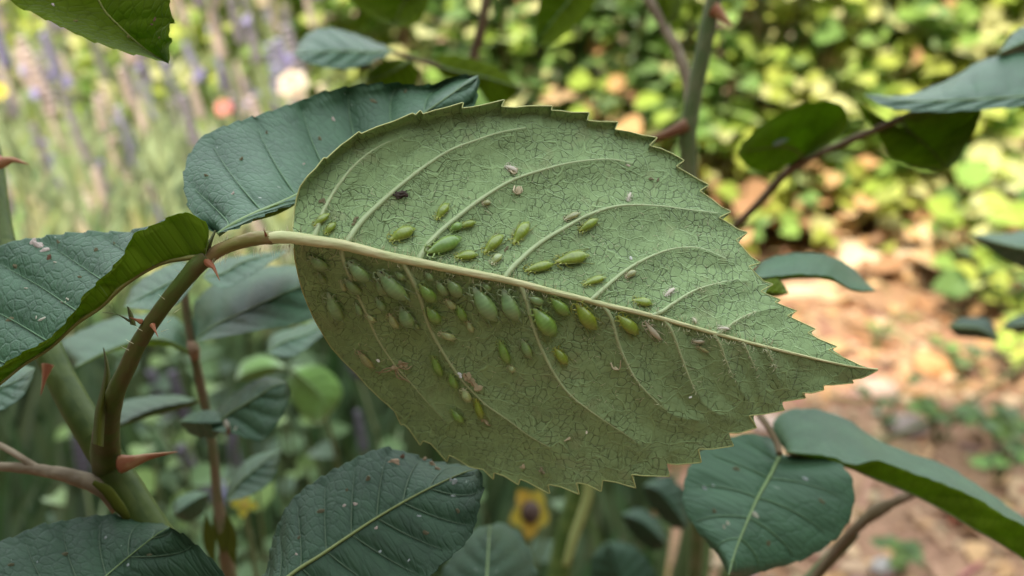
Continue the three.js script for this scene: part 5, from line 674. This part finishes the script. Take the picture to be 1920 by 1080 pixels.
// ------------------------------------------------------------------ leaf litter, chips and stones on the sunny soil
{ const r = rng(501), lists = DEAD.map(() => []), chips = [], bits = []; for (let k = 0; k < 2700; k++) { const x = mix(-0.5, 1.3, r()), z = -0.4 - r() * 1.3, a = r() * 6.28; lists[k % 4].push([sit(x, z, 0.002 + r() * 0.008), Q(V(Math.cos(a), (r() - 0.5) * 0.5, Math.sin(a)), V((r() - 0.5) * 0.9, 1, (r() - 0.5) * 0.9)), 0.010 + r() * r() * 0.040]); }
  for (let k = 0; k < 1500; k++) { const x = mix(-0.5, 1.3, r()), z = -0.4 - r() * 1.3, a = r() * 6.28; chips.push([sit(x, z, 0.004), Q(V(Math.cos(a), (r() - 0.5) * 0.3, Math.sin(a)), V((r() - 0.5) * 0.6, 1, (r() - 0.5) * 0.6)), 0.5 + r() * 1.2, lin(0.7 + 0.6 * r(), 0.6 + 0.6 * r(), 0.5 + 0.6 * r())]); }
  for (let k = 0; k < 4200; k++) { const x = mix(-0.5, 1.3, r()), z = -0.4 - r() * 1.3; bits.push([sit(x, z, 0.002), Q(V(r() - 0.5, r() - 0.5, r() - 0.5), V(0, 1, 0.1)), 0.0025 + r() * r() * r() * 0.012, (() => { const q = 0.6 + 0.75 * r(); return lin(q, q * (0.92 + 0.12 * r()), q * (0.85 + 0.2 * r())); })()]); }
  lists.forEach((l, i) => { scatter(null, 'leaf_litter', LEAVES[i], DEAD[i], l).userData.label = ['reddish-brown', 'tan', 'dark brown', 'pale straw'][i] + ' fallen leaves scattered over the soil'; });
  const chip = new THREE.CylinderGeometry(0.0022, 0.0030, 0.034, 6, 3); chip.rotateX(Math.PI / 2); { const p = chip.attributes.position; for (let i = 0; i < p.count; i++) p.setXYZ(i, p.getX(i) + 0.002 * Math.sin(p.getZ(i) * 90), p.getY(i) * 0.7, p.getZ(i)); chip.computeVertexNormals(); }
  scatter(null, 'wood_chips', chip, plain(0.34, 0.22, 0.14, 0.9), chips).userData.label = 'brown bark chips and twig bits scattered over the soil';
  const peb = new THREE.IcosahedronGeometry(1, 1); { const p = peb.attributes.position; for (let i = 0; i < p.count; i++) { const v = V(p.getX(i), p.getY(i), p.getZ(i)), k = 0.75 + 0.5 * noise2(v.x * 2 + 9, v.y * 2 + v.z, 5); p.setXYZ(i, v.x * k, v.y * k * 0.7, v.z * k); } peb.computeVertexNormals(); }
  scatter(null, 'gravel', peb, plain(0.38, 0.285, 0.165, 0.9), bits).userData.label = 'small stones strewn over the soil'; }
function stone(label, px, py, w, h, col, seed) { const g = new THREE.IcosahedronGeometry(1, 3), p = g.attributes.position, c = groundAt(px, py); for (let i = 0; i < p.count; i++) { const v = V(p.getX(i), p.getY(i), p.getZ(i)), k = 0.72 + 0.45 * fbm(v.x * 1.6 + seed, v.y * 1.6 + v.z * 1.1 + seed, seed, 3); p.setXYZ(i, v.x * k * w, v.y * k * h, v.z * k * w * 0.8); } g.computeVertexNormals(); g.translate(c.x, groundY(c.x, c.z) + h * 0.5, c.z); return solo('stone', g, plain(...col, 0.9), label, 'stone'); }
stone('large pale cream stone slab on the sunny soil, below the red petal', 1640, 492, 0.075, 0.022, [0.66, 0.53, 0.37], 1);
stone('small round white stone at the right end of the pale slab', 1700, 508, 0.013, 0.012, [0.75, 0.72, 0.64], 2);
stone('peach-coloured flat stone at the far right edge of the soil', 1895, 500, 0.035, 0.014, [0.68, 0.46, 0.36], 3);
stone('orange-brown clod on the soil right of the leaf tip', 1760, 690, 0.032, 0.016, [0.52, 0.28, 0.12], 4);
stone('tan flat clod below the arched leaf beside the leaf margin', 1500, 560, 0.028, 0.012, [0.60, 0.40, 0.26], 5);
stone('pinkish-beige clod under the leaf tip', 1640, 735, 0.026, 0.012, [0.46, 0.33, 0.25], 6);
stone('greyish-pink stone on the shaded soil above the folded leaf', 1700, 800, 0.022, 0.012, [0.40, 0.31, 0.27], 7);
stone('pale grey stone at the bottom edge under the broad leaf', 1655, 1068, 0.012, 0.008, [0.5, 0.46, 0.42], 8);
stone('orange clod at the bottom edge left of the pale grey stone', 1600, 1070, 0.014, 0.008, [0.45, 0.30, 0.18], 9);
stone('tan clod between the big leaf and the heart-shaped leaf', 1432, 800, 0.020, 0.012, [0.50, 0.36, 0.28], 10);

// ------------------------------------------------------------------ flowers
function flower(name, label, c, dir, n, len, wid, petalMat, coreMat, coreR, layers = 1, foot) {
  const t = thing(name, label, 'flower', foot ?? sit(c.x, c.z)), g = smallLeaf(wid, 0.12, 0.12), q0 = new THREE.Quaternion().setFromUnitVectors(V(0, 1, 0), dir.clone().normalize());
  for (let l = 0; l < layers; l++) for (let k = 0; k < n; k++) { const a = k / n * 6.283 + l * 0.4, d = V(Math.cos(a), 0.18 + 0.45 * l, Math.sin(a)).applyQuaternion(q0); leafMesh(t, g, petalMat[k % petalMat.length], c.clone().addScaledVector(d, coreR * 0.5), Q(d, dir.clone()), len * (1 - 0.2 * l), 'petal'); }
  const core = new THREE.SphereGeometry(coreR, 12, 8); core.scale(1, 0.7, 1); core.applyQuaternion(q0); core.translate(c.x + dir.x * coreR * 0.3, c.y + dir.y * coreR * 0.3, c.z + dir.z * coreR * 0.3); part(t, 'flower_centre', core, coreMat);
  const f = bases.get(t); part(t, 'stem', tube([f.clone(), f.clone().lerp(c, 0.5).add(V(0.006, 0, 0)), c.clone().addScaledVector(dir, -0.003)], [0.0016, 0.0013, 0.001], 12, 6), MAT.greenStem); return t;
}
{ const c = at(990, 960, 0.50), m = [shiny(0.33, 0.25, 0.006), shiny(0.36, 0.22, 0.006)]; flower('yellow_flower', 'yellow flower with a dark brown centre under the lower margin of the big leaf', c, V(0.6, 0.45, 0.65).normalize(), 5, 0.0098, 0.55, m, plain(0.045, 0.022, 0.012, 0.8), 0.0056); }
{ const c = at(420, 203, 1.22), m = [shiny(0.80, 0.24, 0.22), shiny(0.84, 0.34, 0.30)]; flower('red_flower', 'small coral-pink flower among the lavender above the blue-green leaflet', c, V(0.1, 0.5, 0.9), 6, 0.010, 0.5, m, plain(0.7, 0.25, 0.2), 0.0025, 2); }
{ const c = at(550, 160, 0.97), m = [shiny(0.80, 0.70, 0.56), shiny(0.76, 0.62, 0.46)]; flower('white_flower', 'cream-white bloom above the edge of the blue-green leaflet, left of top centre', c, V(-0.1, 0.6, 0.8), 7, 0.014, 0.5, m, plain(0.6, 0.45, 0.2), 0.004, 3); }
{ const c = groundAt(1545, 455).add(V(0, 0.03, 0.02)), m = [shiny(0.75, 0.15, 0.09, 0.2, 0.6), shiny(0.72, 0.24, 0.08, 0.2, 0.6)]; flower('red_flower', 'orange-red flower on the ground at the foot of the sunlit shrub', c, V(-0.1, 0.5, 0.9), 6, 0.022, 0.45, m, plain(0.6, 0.35, 0.05), 0.006, 2); }
{ const c = at(-4, 172, 1.1), m = [shiny(0.75, 0.65, 0.05, 0.2, 0.6)]; flower('yellow_flower', 'small yellow flower at the left edge among the lavender', c, V(0.2, 0.5, 0.9), 6, 0.009, 0.5, m, plain(0.6, 0.5, 0.05), 0.004); }
{ const c = at(458, 946, 0.36), m = [shiny(0.30, 0.26, 0.01)]; flower('yellow_flower', 'small yellow petal flower left of the chewed bottom-centre leaf', c, EYE.clone().sub(c).normalize(), 4, 0.0042, 0.4, m, plain(0.3, 0.2, 0.02), 0.0012); }

// tall hedges added out of frame at both sides to block low sky light
for (const s of [-1, 1]) { const r = rng(600 + s), h = thing('hedge', s < 0 ? 'tall dark hedge added out of view at the left to block low sky light' : 'tall dark hedge added out of view at the right to block low sky light', 'hedge', V(s * 2.1, 0, 0.8)), l = [], core = new THREE.BoxGeometry(0.5, 2.5, 3.0, 6, 20, 24), p = core.attributes.position; for (let i = 0; i < p.count; i++) p.setX(i, p.getX(i) + 0.12 * (noise2(p.getY(i) * 4, p.getZ(i) * 4, 3) - 0.5)); core.computeVertexNormals(); core.translate(s * 2.25, 1.25, 0.75); part(h, 'blocker_core', core, plain(0.03, 0.04, 0.015, 0.9)); for (let k = 0; k < 5200; k++) { const y = 0.05 + 2.6 * r(), z = -0.85 + 3.2 * r(), a = r() * 6.28; l.push([V(s * (1.93 - 0.1 * r() + 0.5 * (y > 2.45 ? r() : 0)), y, z), Q(V(Math.cos(a) - s * 0.4, -0.3 + r() * 0.6, Math.sin(a)), V(-s * 0.6, 0.8, r() - 0.5)), 0.06 + 0.05 * r()]); } scatter(h, 'leaves', LEAVES[1], WEED[0], l); }
// weeds and seedlings on the sunny soil at the right
function sprig(label, x, z, h, n, size, seed, mats, stemMat0) { const t = thing('seedling', label, 'seedling', sit(x, z)), r = rng(seed), b = sit(x, z), st = []; for (let s = 0; s < 3; s++) { const a = r() * 6.28, top = b.clone().add(V(Math.cos(a) * h * 0.6, h * (0.6 + 0.4 * r()), Math.sin(a) * h * 0.5)), c = new THREE.CatmullRomCurve3([b, b.clone().lerp(top, 0.5).add(V(0, 0.01, 0)), top]); st.push(tube([b, b.clone().lerp(top, 0.5).add(V(0, 0.01, 0)), top], [0.002, 0.0016, 0.0008], 8, 5)); for (let i = 0; i < n; i++) { const p = c.getPoint(0.3 + 0.7 * (i + r()) / n > 1 ? 1 : 0.3 + 0.7 * (i + r()) / n), e = r() * 6.28; leafMesh(t, LEAVES[Math.floor(r() * 4)], mats[Math.floor(r() * mats.length)], p, Q(V(Math.cos(e), 0.4, Math.sin(e)), V(0, 1, 0.3)), size * (0.7 + 0.6 * r())); } } part(t, 'stems', merge(st), stemMat0 ?? MAT.greenStem, undefined, 'stuff'); return t; }
{ const g = (x, y) => groundAt(x, y); let p = g(1905, 720); sprig('bright yellow-green seedling at the right edge of the sunny soil', p.x, p.z, 0.07, 5, 0.022, 521, [HEDGE[0], HEDGE[2]]); p = g(1880, 860); sprig('darker green seedling at the right edge below the bright one', p.x, p.z, 0.06, 5, 0.022, 522, [WEED[1], WEED[3]]); p = g(1690, 1075); sprig('green seedling at the bottom edge under the folded leaf', p.x, p.z, 0.03, 4, 0.014, 523, [WEED[1], WEED[3]]); p = g(1640, 660); sprig('tiny green sprout on the soil right of the leaf margin', p.x, p.z, 0.03, 2, 0.016, 524, [WEED[3]]); p = g(1660, 800); sprig('slim green sprout on the soil right of the leaf tip', p.x, p.z, 0.05, 2, 0.02, 525, [WEED[1]]); [[1830, 560, 0.05, 'small seedling above the dark teal leaf'], [1800, 720, 0.05, 'small seedling right of the leaf tip on bare soil'], [1900, 640, 0.13, 'stemmy seedling below the two dark teal leaves'], [1760, 820, 0.05, 'little seedling above the folded leaf'], [1870, 900, 0.05, 'dark seedling at the right edge above the folded leaf']].forEach(([x, y, hh, lab], i) => { p = g(x, y); sprig(lab, p.x, p.z, hh, 4, 0.017, 540 + i, [WEED[1], WEED[3], HEDGE[3]]); });
  p = g(1890, 430); sprig('leafy seedling at the right edge before the sunlit shrub', p.x, p.z, 0.08, 5, 0.026, 526, [HEDGE[1], HEDGE[4]]); }
{ const p = (x, y, u) => groundAt(x, y).add(V(0, u, 0)); solo('twig', tube([p(1640, 850, 0.012), p(1760, 810, 0.02), p(1850, 770, 0.03), p(1960, 690, 0.04)], [0.0026, 0.0024, 0.0022, 0.002], 30, 7, true, 0.15), MAT.greenStem, 'thin olive twig lying across the soil at the right edge', 'twig'); solo('twig', tube([p(1840, 880, 0.008), p(1900, 840, 0.012), p(1990, 780, 0.018)], [0.0045, 0.0045, 0.004], 20, 8, true, 0.15), MAT.twig, 'thick sunlit twig on the soil at the lower right edge', 'twig'); solo('twig', tube([p(1740, 640, 0.004), p(1790, 690, 0.01), p(1850, 720, 0.006)], [0.003, 0.004, 0.002], 20, 7, true, 0.2), plain(0.16, 0.09, 0.06, 0.9), 'dark brown bark piece on the sunny soil', 'twig'); }

// ------------------------------------------------------------------ unseen building added behind the camera to put the rose in shade
{ const h = thing('added_house', 'plain brown rendered building, unseen, added behind the camera to shade the rose', 'added_house', V(0, 0, 3.4)), m = plain(0.26, 0.20, 0.16, 0.9), box = (w, hh, d, x, y, z) => { const g = new THREE.BoxGeometry(w, hh, d); g.translate(x, y, z); return g; };
  part(h, 'wall', box(9, HOUSE_H, 2.4, 0, HOUSE_H / 2 - 0.05, 3.4), m); part(h, 'wall', box(4.0, 0.5, 2.38, -2.75, HOUSE_H + 0.32, 3.4), m, 'added left wing, raised to lengthen the shade at the left'); part(h, 'roof', box(4.2, 0.1, 2.9, -2.75, HOUSE_H + 0.62, 3.4), plain(0.22, 0.12, 0.08, 0.8)); part(h, 'roof', box(9.4, 0.12, 2.9, 0, HOUSE_H + 0.012, 3.4), plain(0.22, 0.12, 0.08, 0.8));
  const f = part(h, 'window', box(1.2, 1.2, 0.06, -1.6, 1.6, 2.18), plain(0.7, 0.7, 0.68, 0.5)); part(f, 'pane', box(1.0, 1.0, 0.02, -1.6, 1.6, 2.14), plain(0.05, 0.06, 0.07, 0.1)); part(h, 'door', box(0.95, 2.05, 0.06, 1.4, 1.05, 2.18), plain(0.15, 0.2, 0.16, 0.5)); }

renderer.render(scene, camera);
